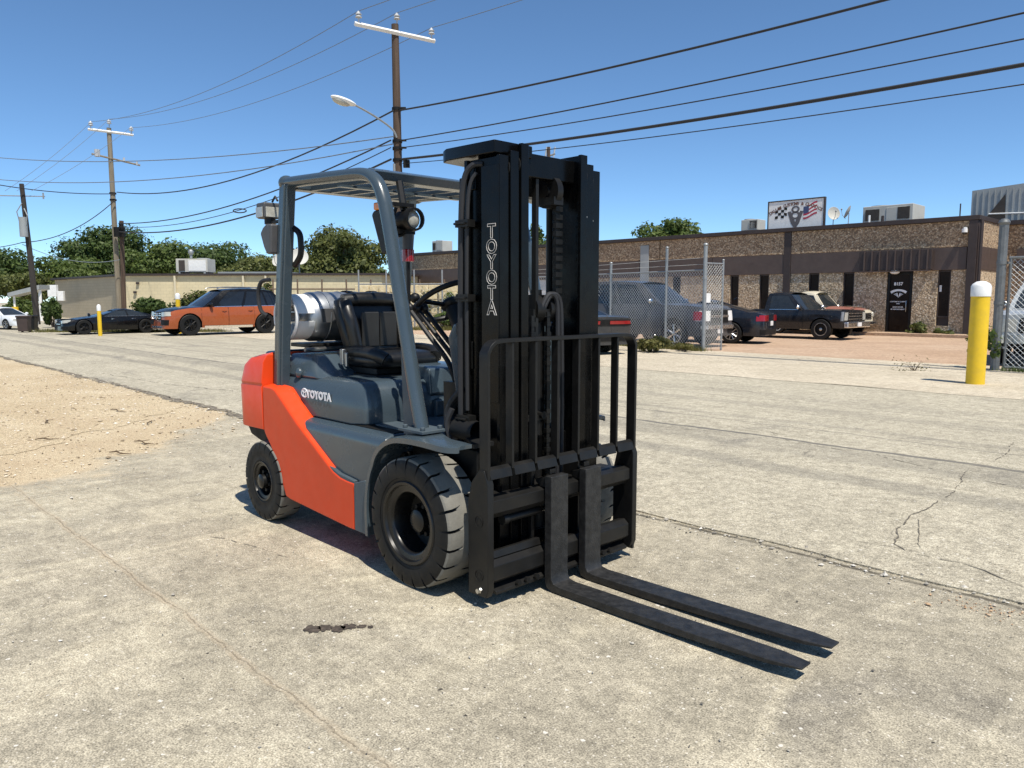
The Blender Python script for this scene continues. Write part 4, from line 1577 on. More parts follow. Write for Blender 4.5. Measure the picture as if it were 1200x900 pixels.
def strip(a, b, wd):
    a, b = Vector(a), Vector(b)

    def f(g):
        p = a.lerp(b, g.random())
        return p.x + g.gauss(0, wd), p.y + g.gauss(0, wd)
    return f


grass('grass', 5000, strip((-21, 34.4, 0), (-13, 34.6, 0), .25), .16, LM[3], 'short grass along the foot of the side wall')
grass('grass', 3500, strip((-9.0, 37.2, 0), (-1.5, 36.5, 0), .3), .2, LM[3], 'rough grass below the vine-covered fence')
grass('grass', 2600, strip((5.3, 21.5, 0), (1.9, 26.6, 0), .12), .16, LM[3], 'dry grass along the foot of the chain-link fence')
grass('grass', 900, strip((9.9, 15.6, 0), (13, 12.8, 0), .08), .12, LM[1], 'grass tufts under the chain-link gate')


# dead weed on the apron edge next to the bollard
o = empty('dry_weed', (8.15, 15.6, 0))
o.scale = (.65, .65, .8)
tag(o, 'sprawling dry weed in the concrete joint left of the yellow bollard', 'weeds')
mb = MB()
g = random.Random(3)
for i in range(16):
    a = g.uniform(0, 6.28)
    L_ = g.uniform(.15, .5)
    mb.tube([(0, 0, 0), (math.cos(a) * L_ * .5, math.sin(a) * L_ * .3, L_ * g.uniform(.2, .6)), (math.cos(a) * L_, math.sin(a) * L_ * .5, L_ * g.uniform(.1, .5))], [.006, .005, .003], 4)
mb.build('stem', twig_m, o)
leaves('foliage', [(0, 0, .15), (.3, 0, .1), (-.4, .1, .1)], [.25, .25, .3], 90, .025, LM[3], o, seed=3)

# ------------------------------------------------------------------ vehicles
def interp(pts, x):
    if x <= pts[0][0]:
        return pts[0][1]
    for (a, b), (c, d) in zip(pts, pts[1:]):
        if x <= c:
            t = (x - a) / max(1e-6, c - a)
            return b + (d - b) * t
    return pts[-1][1]


class Car:
    def __init__(s, root, **k):
        s.root = root
        s.__dict__.update(dict(tw=.23, rc=.42, rakef=-.10, raker=.08, bz=.26, sill=.24, prof=((0, .955), (.22, .985), (.5, 1.0), (.78, .985), (1, .93)), arch=1.13, deckz=.03, bed=None, doors=[], rimcol='rim_black', rimR=.66, spokes=8, under='grime'))
        s.__dict__.update(k)
        s.xf = s.wb / 2 + s.fo
        s.xr = -s.wb / 2 - s.ro

    def hw(s, x):
        d = max(0, s.rc - (s.xf - x), s.rc - (x - s.xr))
        d = min(d, s.rc)
        return s.W - s.rc * .62 + .62 * math.sqrt(max(0, s.rc ** 2 - d ** 2)) if d > 0 else s.W

    def sh(s, x, z):
        if x > s.wb / 2:
            k = (x - s.wb / 2) / s.fo
            return x + s.rakef * k * (z - .55)
        if x < -s.wb / 2:
            k = (-s.wb / 2 - x) / s.ro
            return x + s.raker * k * (z - .55)
        return x

    def zb(s, x):
        z = s.sill
        if x > s.wb / 2 + .3 or x < -s.wb / 2 - .3:
            z = s.bz
        Ra = s.R * s.arch
        for ax in (s.wb / 2, -s.wb / 2):
            if abs(x - ax) < Ra:
                z = max(z, s.R + math.sqrt(Ra ** 2 - (x - ax) ** 2))
        return z

    def zt(s, x):
        return interp(s.side, x)

    def fac(s, v):
        return interp(s.prof, v)

    def sp(s, x, v, off=0., sg=1):
        """side surface: v from the sill level to the shoulder"""
        z0 = s.sill
        z = z0 + (s.zt(x) - z0) * v
        y = s.hw(x) * s.fac(v) + off
        return (s.sh(x, z), sg * y, z)

    def body(s):
        Ra = s.R * s.arch
        xs = set()
        for ax in (s.wb / 2, -s.wb / 2):
            for k in range(13):
                xs.add(round(ax - Ra * math.cos(PI * k / 12), 4))
            xs.add(round(ax - Ra - .001, 4))
            xs.add(round(ax + Ra + .001, 4))
        for k in range(8):
            d = s.rc * (1 - math.cos(PI / 2 * k / 7))
            d = s.rc * (k / 7) ** 1.6
            xs.add(round(s.xf - d, 4))
            xs.add(round(s.xr + d, 4))
        for x, _ in s.side:
            xs.add(round(min(max(x, s.xr), s.xf), 4))
        for k in range(1, 20):
            xs.add(round(s.xr + (s.xf - s.xr) * k / 20, 4))
        xs = sorted(xs)
        vv = [0, .12, .25, .4, .55, .7, .85, .95, 1.0]
        secs = []
        for x in xs:
            z0, z1 = s.zb(x), s.zt(x)
            w_ = s.hw(x)
            sec = []
            for v in vv:
                z = z0 + (z1 - z0) * v
                vg = min(1, max(0, (z - s.sill) / max(.05, z1 - s.sill)))
                sec.append((s.sh(x, z), w_ * s.fac(vg), z))
            wt = w_ * s.fac(1)
            for q in (.93, .8, .5, .2):
                zz = z1 + s.deckz * (1 - q ** 3) * (1 if s.bed is None or x > s.bed else 0)
                sec.append((s.sh(x, zz), wt * q, zz))
            secs.append(sec + [(p[0], -p[1], p[2]) for p in reversed(sec)])
        n = len(secs[0])
        nb = len(vv)
        mb = MB()
        vs = [p for q in secs for p in q]
        fs, mi = [], []
        for k in range(len(secs) - 1):
            for i in range(n - 1):
                fs.append((k * n + i, k * n + i + 1, (k + 1) * n + i + 1, (k + 1) * n + i))
                deck = nb - 1 <= i < n - nb
                xm = (xs[k] + xs[k + 1]) / 2
                mi.append(1 if deck and (xm > s.cab[3] - .1) else 2 if (deck and s.bed is not None and xm < s.bed) else 0)
            fs.append((k * n + n - 1, k * n, (k + 1) * n, (k + 1) * n + n - 1))
            mi.append(3)
        for e, base in ((0, 0), (len(secs) - 1, (len(secs) - 1) * n)):
            h = n // 2
            for i in range(h - 1):
                fs.append((base + i, base + i + 1, base + n - 2 - i, base + n - 1 - i))
                mi.append(0)
        mb._add(vs, fs)
        mb.mi = mi
        o = mb.build('body', [s.paint, s.deckm, M['grime'], M[s.under]], s.root, smooth=40)
        # dark wheel wells and underbody
        MB().box(s.xr + .25, s.xf - .25, -s.W * .70, s.W * .70, s.sill + .02, min(s.R * 2.1, s.zt(0) - .1)).build('underbody', M['grime'], s.root)
        # seams and doors
        for (a, b) in s.doors:
            for sg in (1, -1):
                dm = MB()
                X = [a + (b - a) * k / 6 for k in range(7)]
                V = [.10, .3, .5, .7, .88, .985]
                for off, grow, mi_ in ((.002, .012, 1), (.006, 0., 0)):
                    g = [[s.sp(x + (grow if i == 6 else -grow if i == 0 else 0), v + (grow * .8 if j == 5 else -grow * .8 if j == 0 else 0), off, sg) for j, v in enumerate(V)] for i, x in enumerate(X)]
                    dm.loft(g, False, False, mi_)
                d = dm.build('door', [s.paint, M['grime']], s.root, smooth=60)
                hx = a + .16
                p = s.sp(hx, .80, .012, sg)
                MB().tube([(p[0] - .09, p[1], p[2]), (p[0], p[1] + sg * .025, p[2] + .005), (p[0] + .09, p[1], p[2])], .014, 6).build('handle', s.handlem, d)
        return o

    def cabin(s):
        xr0, xr1, xf1, xf0 = s.cab
        zr, wr = s.zr, s.wr

        def bot(u):
            x = xr0 + (xf0 - xr0) * u
            return Vector((x, s.hw(x) * s.fac(1) - .02, s.zt(x) - .01))

        def top(u):
            x = xr1 + (xf1 - xr1) * u
            e = abs(2 * u - 1)
            return Vector((x, wr - .03 * e ** 4, zr - s.roofdrop * e ** 2.2))

        def P(u, v, off=0., sg=1):
            p = bot(u).lerp(top(u), v)
            p.y += .035 * math.sin(PI * v) + off
            return (p.x, p.y * sg, p.z)
        s.P = P
        US = [i / 14 for i in range(15)]
        # roof shell with pillars
        rf = MB()
        g = []
        for u in US:
            t = top(u)
            row = []
            for q in (1, .96, .85, .6, .3, 0, -.3, -.6, -.85, -.96, -1):
                row.append((t.x, t.y * q, t.z + s.crown * (1 - abs(q) ** 2.5) + .012))
            g.append(row)
        rf.loft(g, False, False)

        def strip(ua, ub, va, vb, off, mbx, sg, mi=0, du=.0):
            nu = max(2, int((ub - ua) * 20))
            gg = [[P(ua + (ub - ua) * i / nu + du * (1 - (va + (vb - va) * j / 4)), va + (vb - va) * j / 4, off, sg) for j in range(5)] for i in range(nu + 1)]
            mbx.loft(gg, False, False, mi)
        for sg in (1, -1):
            e = [0.] + [q for w_ in s.win for q in w_] + [1.]
            for a, b in zip(e[0::2], e[1::2]):
                strip(a, b, 0, 1, .008, rf, sg)
            strip(0, 1, .90, 1.04, .007, rf, sg)
        # A pillar / C pillar faces on the screens
        FB = lambda sg, v: Vector(P(1, v, .008, sg))
        RB = lambda sg, v: Vector(P(0, v, .008, sg))
        for F, dx in ((FB, .012), (RB, -.012)):
            for sg in (1, -1):
                gg = []
                for j in range(5):
                    v = j / 4
                    a = F(sg, v)
                    b = F(-sg, v)
                    gg.append([tuple(a + Vector((dx, 0, 0))), tuple(a.lerp(b, .055) + Vector((dx + .05 * (1 if dx > 0 else -1) * .2, 0, 0)))])
                rf.loft(gg, False, False)
        rf.build('roof', s.roofm, s.root, smooth=50)
        # side glass
        for sg in (1, -1):
            for a, b in s.win:
                wm = MB()
                strip(a, b, .02, .93, .0, wm, sg)
                wd = wm.build('window', s.glass, s.root, smooth=60)
                if s.trim:
                    tm = MB()
                    strip(a - .01, b + .01, .0, .045, .014, tm, sg)
                    tm.build('window_trim', M['chrome'], wd, smooth=60)
        # screens
        for nm, u, bulge in (('windscreen', 1, .10), ('rear_window', 0, -.07)):
            gg = []
            for j in range(7):
                v = j / 6 * .97
                a, b = Vector(P(u, v)), Vector(P(u, v, 0, -1))
                row = []
                for i in range(9):
                    q = i / 8
                    p = a.lerp(b, q)
                    p.x += bulge * (1 - (2 * q - 1) ** 2)
                    row.append(tuple(p))
                gg.append(row)
            wm = MB()
            wm.loft(gg, False, False)
            wm.build(nm, s.glass, s.root, smooth=60)
            tp = MB()
            hdr = []
            a, b = Vector(P(u, .97, .008)), Vector(P(u, .97, .008, -1))
            a2, b2 = Vector(P(u, 1.0, .008)), Vector(P(u, 1.0, .008, -1))
        # fill under the glass so the cabin is not see-through
        inn = MB()
        inn.loft([[tuple(Vector(P(u, v)) * 1) for v in (0, .45)] for u in (.06, .5, .94)], False, False)
        MB().box(xr1 - .1, xf1 - .2, -wr * .8, wr * .8, s.zt(0) - .25, s.zt(0) - .02).build('cabin_floor', M['grime'], s.root)
        MB().box(-.25, -.1, -.6, -.12, s.zt(0) - .02, s.zt(0) + .28).box(-.25, -.1, .12, .6, s.zt(0) - .02, s.zt(0) + .28).build('headrest_seats', M['vinyl'], s.root, bevel=.03)
        # mirrors
        for sg in (1, -1):
            x = xf0 - (xf0 - xf1) * .45
            p = Vector(P(.93, .08, .0, sg))
            mm = MB()
            mm.sphere((p.x, p.y + sg * .13, p.z + .06), .12, 12, 8, sc=(.55, .95, .72))
            mm.tube([tuple(p), (p.x, p.y + sg * .1, p.z + .04)], .025, 6)
            mm.build('mirror', s.mirrorm, s.root)

    def front_x(s, y, front=True):
        y = abs(y)
        e = s.rc * .62
        lim = s.W - e
        if y < lim:
            d = 0
        else:
            t = min(1, (y - lim) / e)
            d = s.rc * (1 - math.sqrt(max(0, 1 - t * t)))
        return s.xf - d if front else s.xr + d

    def facepatch(s, y0, y1, z0, z1, m, name, front=True, off=.012, n=6, slant=0., parent=None, depth=.03):
        g1, g0 = [], []
        sgx = 1 if front else -1
        for i in range(n + 1):
            y = y0 + (y1 - y0) * i / n
            f = i / n
            row, r0 = [], []
            for j in range(3):
                z = z0 + (z1 - z0) * j / 2 + slant * f
                fac = s.fac(min(1, max(0, (z - s.sill) / (s.zt(s.xf - .1 if front else s.xr + .1) - s.sill))))
                yy = y * fac
                x = s.sh(s.front_x(y, front), z)
                row.append((x + sgx * off, yy * (1 + off * .8), z))
                r0.append((x - sgx * depth, yy * .985, z))
            g1.append(row)
            g0.append(r0)
        mb = MB()
        mb.loft(g1, False, False)
        for k in range(n):
            mb.quad(g1[k][0], g1[k + 1][0], g0[k + 1][0], g0[k][0])
            mb.quad(g1[k][2], g1[k + 1][2], g0[k + 1][2], g0[k][2])
        mb.quad(g1[0][0], g1[0][1], g0[0][1], g0[0][0]).quad(g1[0][1], g1[0][2], g0[0][2], g0[0][1])
        mb.quad(g1[n][0], g1[n][1], g0[n][1], g0[n][0]).quad(g1[n][1], g1[n][2], g0[n][2], g0[n][1])
        return mb.build(name, m, parent or s.root, smooth=50)

    def wheels(s):
        first = None
        for ax in (s.wb / 2, -s.wb / 2):
            for sg in (1, -1):
                if first is None:
                    rr = s.R * s.rimR
                    w2 = s.tw / 2
                    rm = MB()
                    rm.lathe([(rr * 1.02, -w2), (rr * 1.02, w2 * .8), (rr * .98, w2 * .98), (rr * .90, w2 * .92), (rr * .86, w2 * .4), (0, w2 * .35)], (0, 0, 0), 1, 28, 1)
                    rm.lathe([(rr * 1.03, w2 * .7), (rr * 1.03, w2), (rr * .93, w2), (rr * .90, w2 * .8)], (0, 0, 0), 1, 28, 0)
                    rm.lathe([(rr * .22, w2 * .4), (rr * .22, w2 * .85), (rr * .12, w2 * .95), (0, w2 * .95)], (0, 0, 0), 1, 16, 0)
                    for k in range(s.spokes):
                        a = 2 * PI * k / s.spokes
                        for da in ((-.09, .09) if s.spokes < 9 else (0,)):
                            p0 = (rr * .18 * math.cos(a), w2 * .82, rr * .18 * math.sin(a))
                            p1 = (rr * .92 * math.cos(a + da), w2 * .86, rr * .92 * math.sin(a + da))
                            rm.tube([p0, p1], rr * .055, 4)
                    wh = rm.build('wheel', [M[s.rimcol], M['grime']], s.root)
                    t = MB()
                    R_ = s.R
                    t.lathe([(rr * 1.0, -w2 * .9), (R_ * .93, -w2), (R_ * .985, -w2 * .85), (R_, -w2 * .5), (R_, w2 * .5), (R_ * .985, w2 * .85), (R_ * .93, w2 * 1.02), (rr * 1.02, w2 * 1.0)], (0, 0, 0), 1, 36)
                    ty = t.build('tyre', M['rubber'], wh)
                    first = wh
                else:
                    wh = first.copy()
                    col.objects.link(wh)
                    ty = first.children[0].copy()
                    col.objects.link(ty)
                    ty.parent = wh
                wh.parent = s.root
                wh.location = (ax, sg * (s.W - s.tw * .52), s.R)
                wh.rotation_euler = (0, .4 * ax, 0 if sg > 0 else PI)


def place(name, label, cat, fw, rw, sg, wb, W, group=None):
    """root so that the wheels on side sg (+1 left) stand at world points fw, rw"""
    fw, rw = Vector(fw), Vector(rw)
    h = (fw - rw)
    sc = h.length / wb
    h.normalize()
    left = Vector((-h.y, h.x, 0))
    c = (fw + rw) / 2 - left * (sg * (W - .11) * sc)
    o = empty(name, (c.x, c.y, .012), math.atan2(h.y, h.x))
    o.scale = (sc, sc, sc)
    return tag(o, label, cat, group)


def plate(c, z, front, m=None):
    x = c.xf if front else c.xr
    sgx = 1 if front else -1
    p = MB().box(c.sh(x, z) + sgx * .02, c.sh(x, z) + sgx * .034, -.155, .155, z - .075, z + .075)
    return p.build('number_plate', m or M['white'], c.root, bevel=.004)


PAINT = lambda n, c, r_=.25, co=.35, dirt=.05: pm(n, c, r_, .0, var=.04, coat=co, dirt=dirt, scale=3, spec=.35)
blackp = PAINT('black_car_paint', (.005, .005, .0055), .22, .12, .02)
CG = 'cars parked by the cream building'

# ---- orange and black SUV
fw = (-12.85, 30.85, 0)
rw = (-10.54, 33.0, 0)
r0 = place('parked_suv', 'orange suv with black roof and bonnet parked before the cream building', 'suv', fw, rw, 1, 3.07, .97, CG)
op = PAINT('copper_orange_paint', (.32, .075, .020), .28)
c = Car(r0, wb=3.07, fo=.90, ro=1.12, W=.97, R=.41, rc=.40, sill=.30, bz=.28, side=[(-2.66, .98), (-2.5, 1.08), (-1.9, 1.14), (.9, 1.10), (1.55, 1.06), (2.1, .98), (2.44, .86)], cab=(-2.48, -2.02, .12, 1.02), zr=1.80, wr=.66, roofdrop=.07, crown=.05, win=[(.05, .22), (.245, .52), (.555, .86)], paint=op, deckm=blackp, roofm=blackp, glass=M['glass_dark'], trim=True, doors=[(.02, 1.08), (-1.06, -.0)], handlem=op, mirrorm=blackp, spokes=10, deckz=.06)
c.body(); c.cabin(); c.wheels()
for sg in (1, -1):
    c.facepatch(sg * .42, sg * .93, .74, .90, M['clear_lens'], 'headlight', slant=.03)
    c.facepatch(sg * .40, sg * .90, .42, .62, M['grime'], 'air_intake')
    c.facepatch(sg * .55, sg * .95, .85, 1.0, M['red_lens'], 'tail_light', False)
gr = c.facepatch(-.42, .42, .60, .92, M['grime'], 'grille')
for z in (.68, .78, .86):
    c.facepatch(-.40, .40, z - .018, z + .018, M['chrome'], 'grille_bar', off=.03, parent=gr)
em = MB()
ex = c.sh(c.xf, .76) + .055
em.tube([(ex, .12 * math.cos(2 * PI * k / 20), .76 + .12 * math.sin(2 * PI * k / 20)) for k in range(20)], .016, 6, closed=True)
for a in (90, 210, 330):
    em.tube([(ex, 0, .76), (ex, .12 * math.cos(R(a)), .76 + .12 * math.sin(R(a)))], .012, 5)
em.build('emblem', M['chrome'], gr)
c.facepatch(-.62, .62, .30, .38, M['chrome'], 'skid_plate')
for sg in (1, -1):
    mb = MB()
    mb.loft([[c.sp(x, -.02, .012, sg), c.sp(x, .09, .018, sg)] for x in (-.98, -.5, 0, .5, .98)], False, False)
    mb.build('sill_trim', M['chrome'], r0)
    MB().tube(smooth_path([(-1.7, sg * .60, 1.80), (-1.5, sg * .61, 1.88), (.0, sg * .61, 1.89), (.3, sg * .58, 1.82)]), .02, 6).build('roof_rail', M['steel'], r0)

# ---- black low sedan
r0 = place('parked_sedan', 'low black four-door sedan parked left of the orange suv', 'car', (-17.6, 31.8, 0), (-15.86, 33.5, 0), 1, 2.85, .92, CG)
c = Car(r0, wb=2.85, fo=.86, ro=1.12, W=.93, R=.355, rc=.5, sill=.20, bz=.2, side=[(-2.56, .78), (-2.3, .86), (-1.5, .88), (.6, .86), (1.2, .80), (1.9, .70), (2.29, .56)], cab=(-2.05, -1.05, -.05, .95), zr=1.18, wr=.56, roofdrop=.08, crown=.04, win=[(.14, .47), (.50, .88)], paint=blackp, deckm=blackp, roofm=blackp, glass=M['glass_mid'], trim=True, doors=[(-.05, .92), (-1.0, -.07)], handlem=M['chrome'], mirrorm=blackp, spokes=5)
c.body(); c.cabin(); c.wheels()
for sg in (1, -1):
    c.facepatch(sg * .45, sg * .90, .52, .66, M['clear_lens'], 'headlight', slant=.06)
    c.facepatch(sg * .45, sg * .90, .62, .76, M['red_lens'], 'tail_light', False)
    c.facepatch(sg * .45, sg * .85, .27, .40, M['grime'], 'air_intake')
gr = c.facepatch(-.36, .36, .40, .60, M['grime'], 'grille')
c.facepatch(-.34, .34, .49, .52, M['chrome'], 'grille_bar', off=.025, parent=gr)

# ---- white car at the left edge
r0 = place('parked_car', 'white car nose at the far left edge behind the brown bin', 'car', at(9, 389, 37).xy.to_3d(), at(9, 389, 37).xy.to_3d() + Vector((-1.75, .85, 0)), -1, 2.6, .88, CG)
wp = PAINT('white_car_paint', (.70, .72, .73), .3)
c = Car(r0, wb=2.6, fo=.85, ro=1.0, W=.88, R=.33, side=[(-2.3, .85), (-2, .95), (.6, .93), (1.2, .88), (1.9, .74), (2.15, .62)], cab=(-1.9, -1.2, .0, .95), zr=1.38, wr=.55, roofdrop=.07, crown=.04, win=[(.12, .47), (.5, .88)], paint=wp, deckm=wp, roofm=wp, glass=M['glass_mid'], trim=False, doors=[(-.05, .9)], handlem=wp, mirrorm=wp, spokes=6, rimcol='steel')
c.body(); c.cabin(); c.wheels()
for sg in (1, -1):
    c.facepatch(sg * .42, sg * .85, .56, .70, M['clear_lens'], 'headlight')
c.facepatch(-.4, .4, .34, .48, M['grime'], 'grille')

# ---- grey SUV behind the chain-link fence
hd = Vector((.72, -.694, 0))
fw = Vector((4.95, 23.4, 0))
gp_ = PAINT('metallic_grey_paint', (.060, .062, .067), .3, .4, .06)
r0 = place('parked_suv', 'metallic grey suv facing right behind the chain-link fence', 'suv', fw, fw - hd * 2.98, -1, 2.98, .98)
c = Car(r0, wb=2.98, fo=.98, ro=1.1, W=.99, R=.415, rc=.40, sill=.36, bz=.34, rakef=-.05, side=[(-2.59, 1.15), (-2.4, 1.28), (-1.5, 1.30), (.9, 1.28), (1.9, 1.26), (2.3, 1.22), (2.47, 1.12)], cab=(-2.45, -2.1, .1, .98), zr=1.99, wr=.70, roofdrop=.06, crown=.05, win=[(.05, .24), (.27, .53), (.565, .88)], paint=gp_, deckm=gp_, roofm=gp_, glass=M['glass_mid'], trim=False, doors=[(.02, 1.02), (-1.02, -.0)], handlem=gp_, mirrorm=M['chrome'], spokes=6, rimcol='chrome', deckz=.05)
c.body(); c.cabin(); c.wheels()
for sg in (1, -1):
    c.facepatch(sg * .54, sg * .97, .80, 1.10, M['white'], 'headlight')
    c.facepatch(sg * .86, sg * .985, .82, 1.08, M['red_lens'], 'marker_light', off=.016)
    c.facepatch(sg * .5, sg * .9, .42, .55, M['grime'], 'fog_light')
gr = c.facepatch(-.52, .52, .74, 1.12, M['grime'], 'grille')
c.facepatch(-.52, .52, .90, .97, M['chrome'], 'grille_bar', off=.03, parent=gr)
c.facepatch(-.92, .92, .56, .67, M['chrome'], 'front_bumper', off=.05, n=14)
plate(c, .50, True)

# ---- dark muscle car in front of the fence, tail towards us
hd2 = Vector((-.50, .866, 0))
mp = PAINT('dark_grey_paint', (.035, .036, .038), .3)
rw = Vector((2.55, 21.3, 0))
r0 = place('parked_coupe', 'dark grey muscle car seen from its tail beside the mast rails', 'car', rw + hd2 * 2.95, rw, -1, 2.95, .96)
c = Car(r0, wb=2.95, fo=.95, ro=1.12, W=.97, R=.36, rc=.30, raker=-.05, side=[(-2.6, .96), (-2.3, 1.0), (-1.4, .98), (.6, .93), (1.4, .92), (2.2, .84), (2.42, .72)], cab=(-1.75, -.85, -.1, .8), zr=1.40, wr=.58, roofdrop=.07, crown=.04, win=[(.2, .46), (.5, .88)], paint=mp, deckm=mp, roofm=mp, glass=M['glass_dark'], trim=False, doors=[(-.35, .8)], handlem=mp, mirrorm=mp, spokes=5)
c.body(); c.cabin(); c.wheels()
tl = c.facepatch(-.88, .88, .76, .92, M['grime'], 'tail_panel', False, n=14)
for sg in (1, -1):
    c.facepatch(sg * .16, sg * .84, .80, .885, M['red_lens'], 'tail_light', False, off=.024, parent=tl)
c.facepatch(-.9, .9, .36, .50, M['grime'], 'rear_diffuser', False, n=14)

# ---- black-blue coupe showing its tail
hd3 = Vector((-.84, .54, 0))
rw = Vector((7.22, 25.4, 0))
bp = PAINT('midnight_blue_paint', (.010, .014, .022), .2)
r0 = place('parked_coupe', 'midnight blue coupe with red tail lights between grey suv and black pickup', 'car', rw + hd3 * 2.8, rw, 1, 2.8, .91)
c = Car(r0, wb=2.8, fo=.8, ro=1.05, W=.92, R=.35, rc=.42, raker=.02, side=[(-2.45, .92), (-2.2, 1.02), (-1.4, 1.0), (.6, .92), (1.3, .88), (2.0, .76), (2.2, .64)], cab=(-1.98, -.75, -.1, .85), zr=1.39, wr=.56, roofdrop=.08, crown=.04, win=[(.22, .46), (.5, .88)], paint=bp, deckm=bp, roofm=bp, glass=M['glass_mid'], trim=False, doors=[(-.35, .85)], handlem=bp, mirrorm=bp, spokes=10, rimcol='steel')
c.body(); c.cabin(); c.wheels()
for sg in (1, -1):
    c.facepatch(sg * .38, sg * .90, .74, .93, M['red_lens'], 'tail_light', False, off=.016)
c.facepatch(-.85, .85, .30, .46, M['grime'], 'rear_diffuser', False, n=14)
plate(c, .66, False)
MB().tube([(-1.2, 0, 1.43), (-1.3, 0, 1.50)], .02, 5).build('roof_aerial', bp, r0)

# ---- classic square black pickup
hd4 = Vector((.70, -.714, 0))
fw = Vector((11.15, 27.85, 0))
kp = PAINT('black_pickup_paint', (.012, .013, .016), .25)
r0 = place('parked_pickup', 'square old black pickup truck with chrome bumper in front of the slit windows', 'pickup', fw, fw - hd4 * 2.98, -1, 2.98, .98)
c = Car(r0, wb=2.98, fo=.82, ro=1.05, W=.99, R=.37, rc=.16, rakef=.0, raker=0, sill=.36, bz=.42, bed=-.75, side=[(-2.54, 1.06), (-.75, 1.06), (.85, 1.06), (1.9, 1.05), (2.31, 1.03)], cab=(-.72, -.66, .18, .82), zr=1.66, wr=.70, roofdrop=.03, crown=.05, win=[(.14, .86)], paint=kp, deckm=kp, roofm=kp, glass=M['glass_mid'], trim=True, doors=[(-.55, .80)], handlem=M['chrome'], mirrorm=M['chrome'], spokes=0, rimcol='steel', prof=((0, .95), (.2, .97), (.5, 1.0), (.62, .985), (.8, .985), (1, .95)), deckz=.03, rimR=.62)
c.body(); c.cabin(); c.wheels()
gr = c.facepatch(-.62, .62, .70, .98, M['grime'], 'grille')
for z in (.74, .84, .94):
    c.facepatch(-.62, .62, z - .016, z + .016, M['chrome'], 'grille_bar', off=.028, parent=gr)
for sg in (1, -1):
    c.facepatch(sg * .66, sg * .93, .70, .98, M['clear_lens'], 'headlight', n=3)
    c.facepatch(sg * .95, sg * .985, .68, 1.0, M['galv'], 'corner_trim', n=2)
MB().box(c.xf + .02, c.xf + .17, -1.0, 1.0, .44, .64).build('front_bumper', M['chrome'], r0, bevel=.03)
MB().box(c.xr - .15, c.xr - .02, -.95, .95, .46, .62).build('rear_bumper', M['chrome'], r0, bevel=.03)
p = MB().box(c.xf + .172, c.xf + .184, -.16, .16, .48, .62).build('number_plate', M['white'], r0)

# ---- cream and red classic truck behind it
fw = Vector((13.3, 31.25, 0))
wp2 = PAINT('cream_truck_paint', (.62, .56, .43), .3)
flame = PAINT('flame_bonnet_paint', (.30, .12, .09), .3)
r0 = place('parked_pickup', 'cream classic truck with reddish flame bonnet behind the black pickup', 'pickup', fw, fw - hd4 * 2.72, -1, 2.9, .88)
c = Car(r0, wb=2.9, fo=.75, ro=.95, W=.88, R=.37, rc=.34, rakef=-.04, sill=.36, bz=.42, bed=-.7, side=[(-2.4, 1.05), (-.7, 1.08), (.75, 1.12), (1.7, 1.10), (2.2, .98)], cab=(-.7, -.62, .22, .72), zr=1.80, wr=.64, roofdrop=.06, crown=.10, win=[(.14, .84)], paint=wp2, deckm=flame, roofm=wp2, glass=M['glass_mid'], trim=True, doors=[(-.5, .72)], handlem=M['chrome'], mirrorm=M['chrome'], spokes=6, rimcol='chrome', deckz=.12)
c.body(); c.cabin(); c.wheels()
fmb = MB()
for i in range(6):
    y = -.6 + i * .24
    fmb._add([(1.9, y - .09, 1.235 - .25 * y * y), (1.9, y + .09, 1.235 - .25 * y * y), (1.1, y + .02, 1.27 - .25 * y * y)], [(0, 1, 2)])
fmb.build('flame_decal', wp2, r0, smooth=0)
gr = c.facepatch(-.5, .5, .68, .95, M['grime'], 'grille')
for z in (.72, .8, .88):
    c.facepatch(-.5, .5, z - .02, z + .02, M['chrome'], 'grille_bar', off=.03, parent=gr)
for sg in (1, -1):
    MB().lathe([(0, .05), (.10, .03), (.125, 0), (.13, -.06)], (c.xf - .02, sg * .68, .88), 0, 16).build('headlight', M['clear_lens'], r0)
MB().box(c.xf + .02, c.xf + .15, -.95, .95, .45, .60).build('front_bumper', M['chrome'], r0, bevel=.04)

# ---- silver pickup behind the gate
hd5 = Vector((-.62, -.785, 0))
fwp = Vector((11.15, 17.5, 0))
sp_ = PAINT('silver_paint', (.34, .36, .37), .35, .4, .2)
r0 = place('parked_pickup', 'silver pickup nose behind the chain-link gate at the right edge', 'pickup', fwp, fwp - hd5 * 3.4, -1, 3.4, 1.0)
c = Car(r0, wb=3.4, fo=.92, ro=1.1, W=1.0, R=.40, rc=.30, rakef=-.03, sill=.40, bz=.42, bed=-1.1, side=[(-2.8, 1.2), (-1.1, 1.2), (1.0, 1.22), (2.2, 1.18), (2.62, 1.10)], cab=(-1.05, -.95, .2, 1.0), zr=1.92, wr=.72, roofdrop=.05, crown=.05, win=[(.08, .46), (.5, .9)], paint=sp_, deckm=sp_, roofm=sp_, glass=M['glass_mid'], trim=False, doors=[(-.02, .98), (-1.0, -.04)], handlem=sp_, mirrorm=M['chrome'], spokes=6, rimcol='chrome')
c.body(); c.cabin(); c.wheels()
c.facepatch(-.55, .55, .72, 1.04, M['grime'], 'grille')
for sg in (1, -1):
    c.facepatch(sg * .6, sg * .97, .74, 1.02, M['clear_lens'], 'headlight')
c.facepatch(-.98, .98, .50, .68, M['chrome'], 'front_bumper', off=.06, n=14)
plate(c, .60, True, M['cream'])
c.facepatch(-.98, .98, .40, .49, M['grime'], 'air_dam', off=.03, n=14)

# ------------------------------------------------------------------ forklift
FL = empty('forklift', FO, FYAW)
tag(FL, 'orange and slate forklift with tall black mast and low forks parked on the concrete', 'forklift')


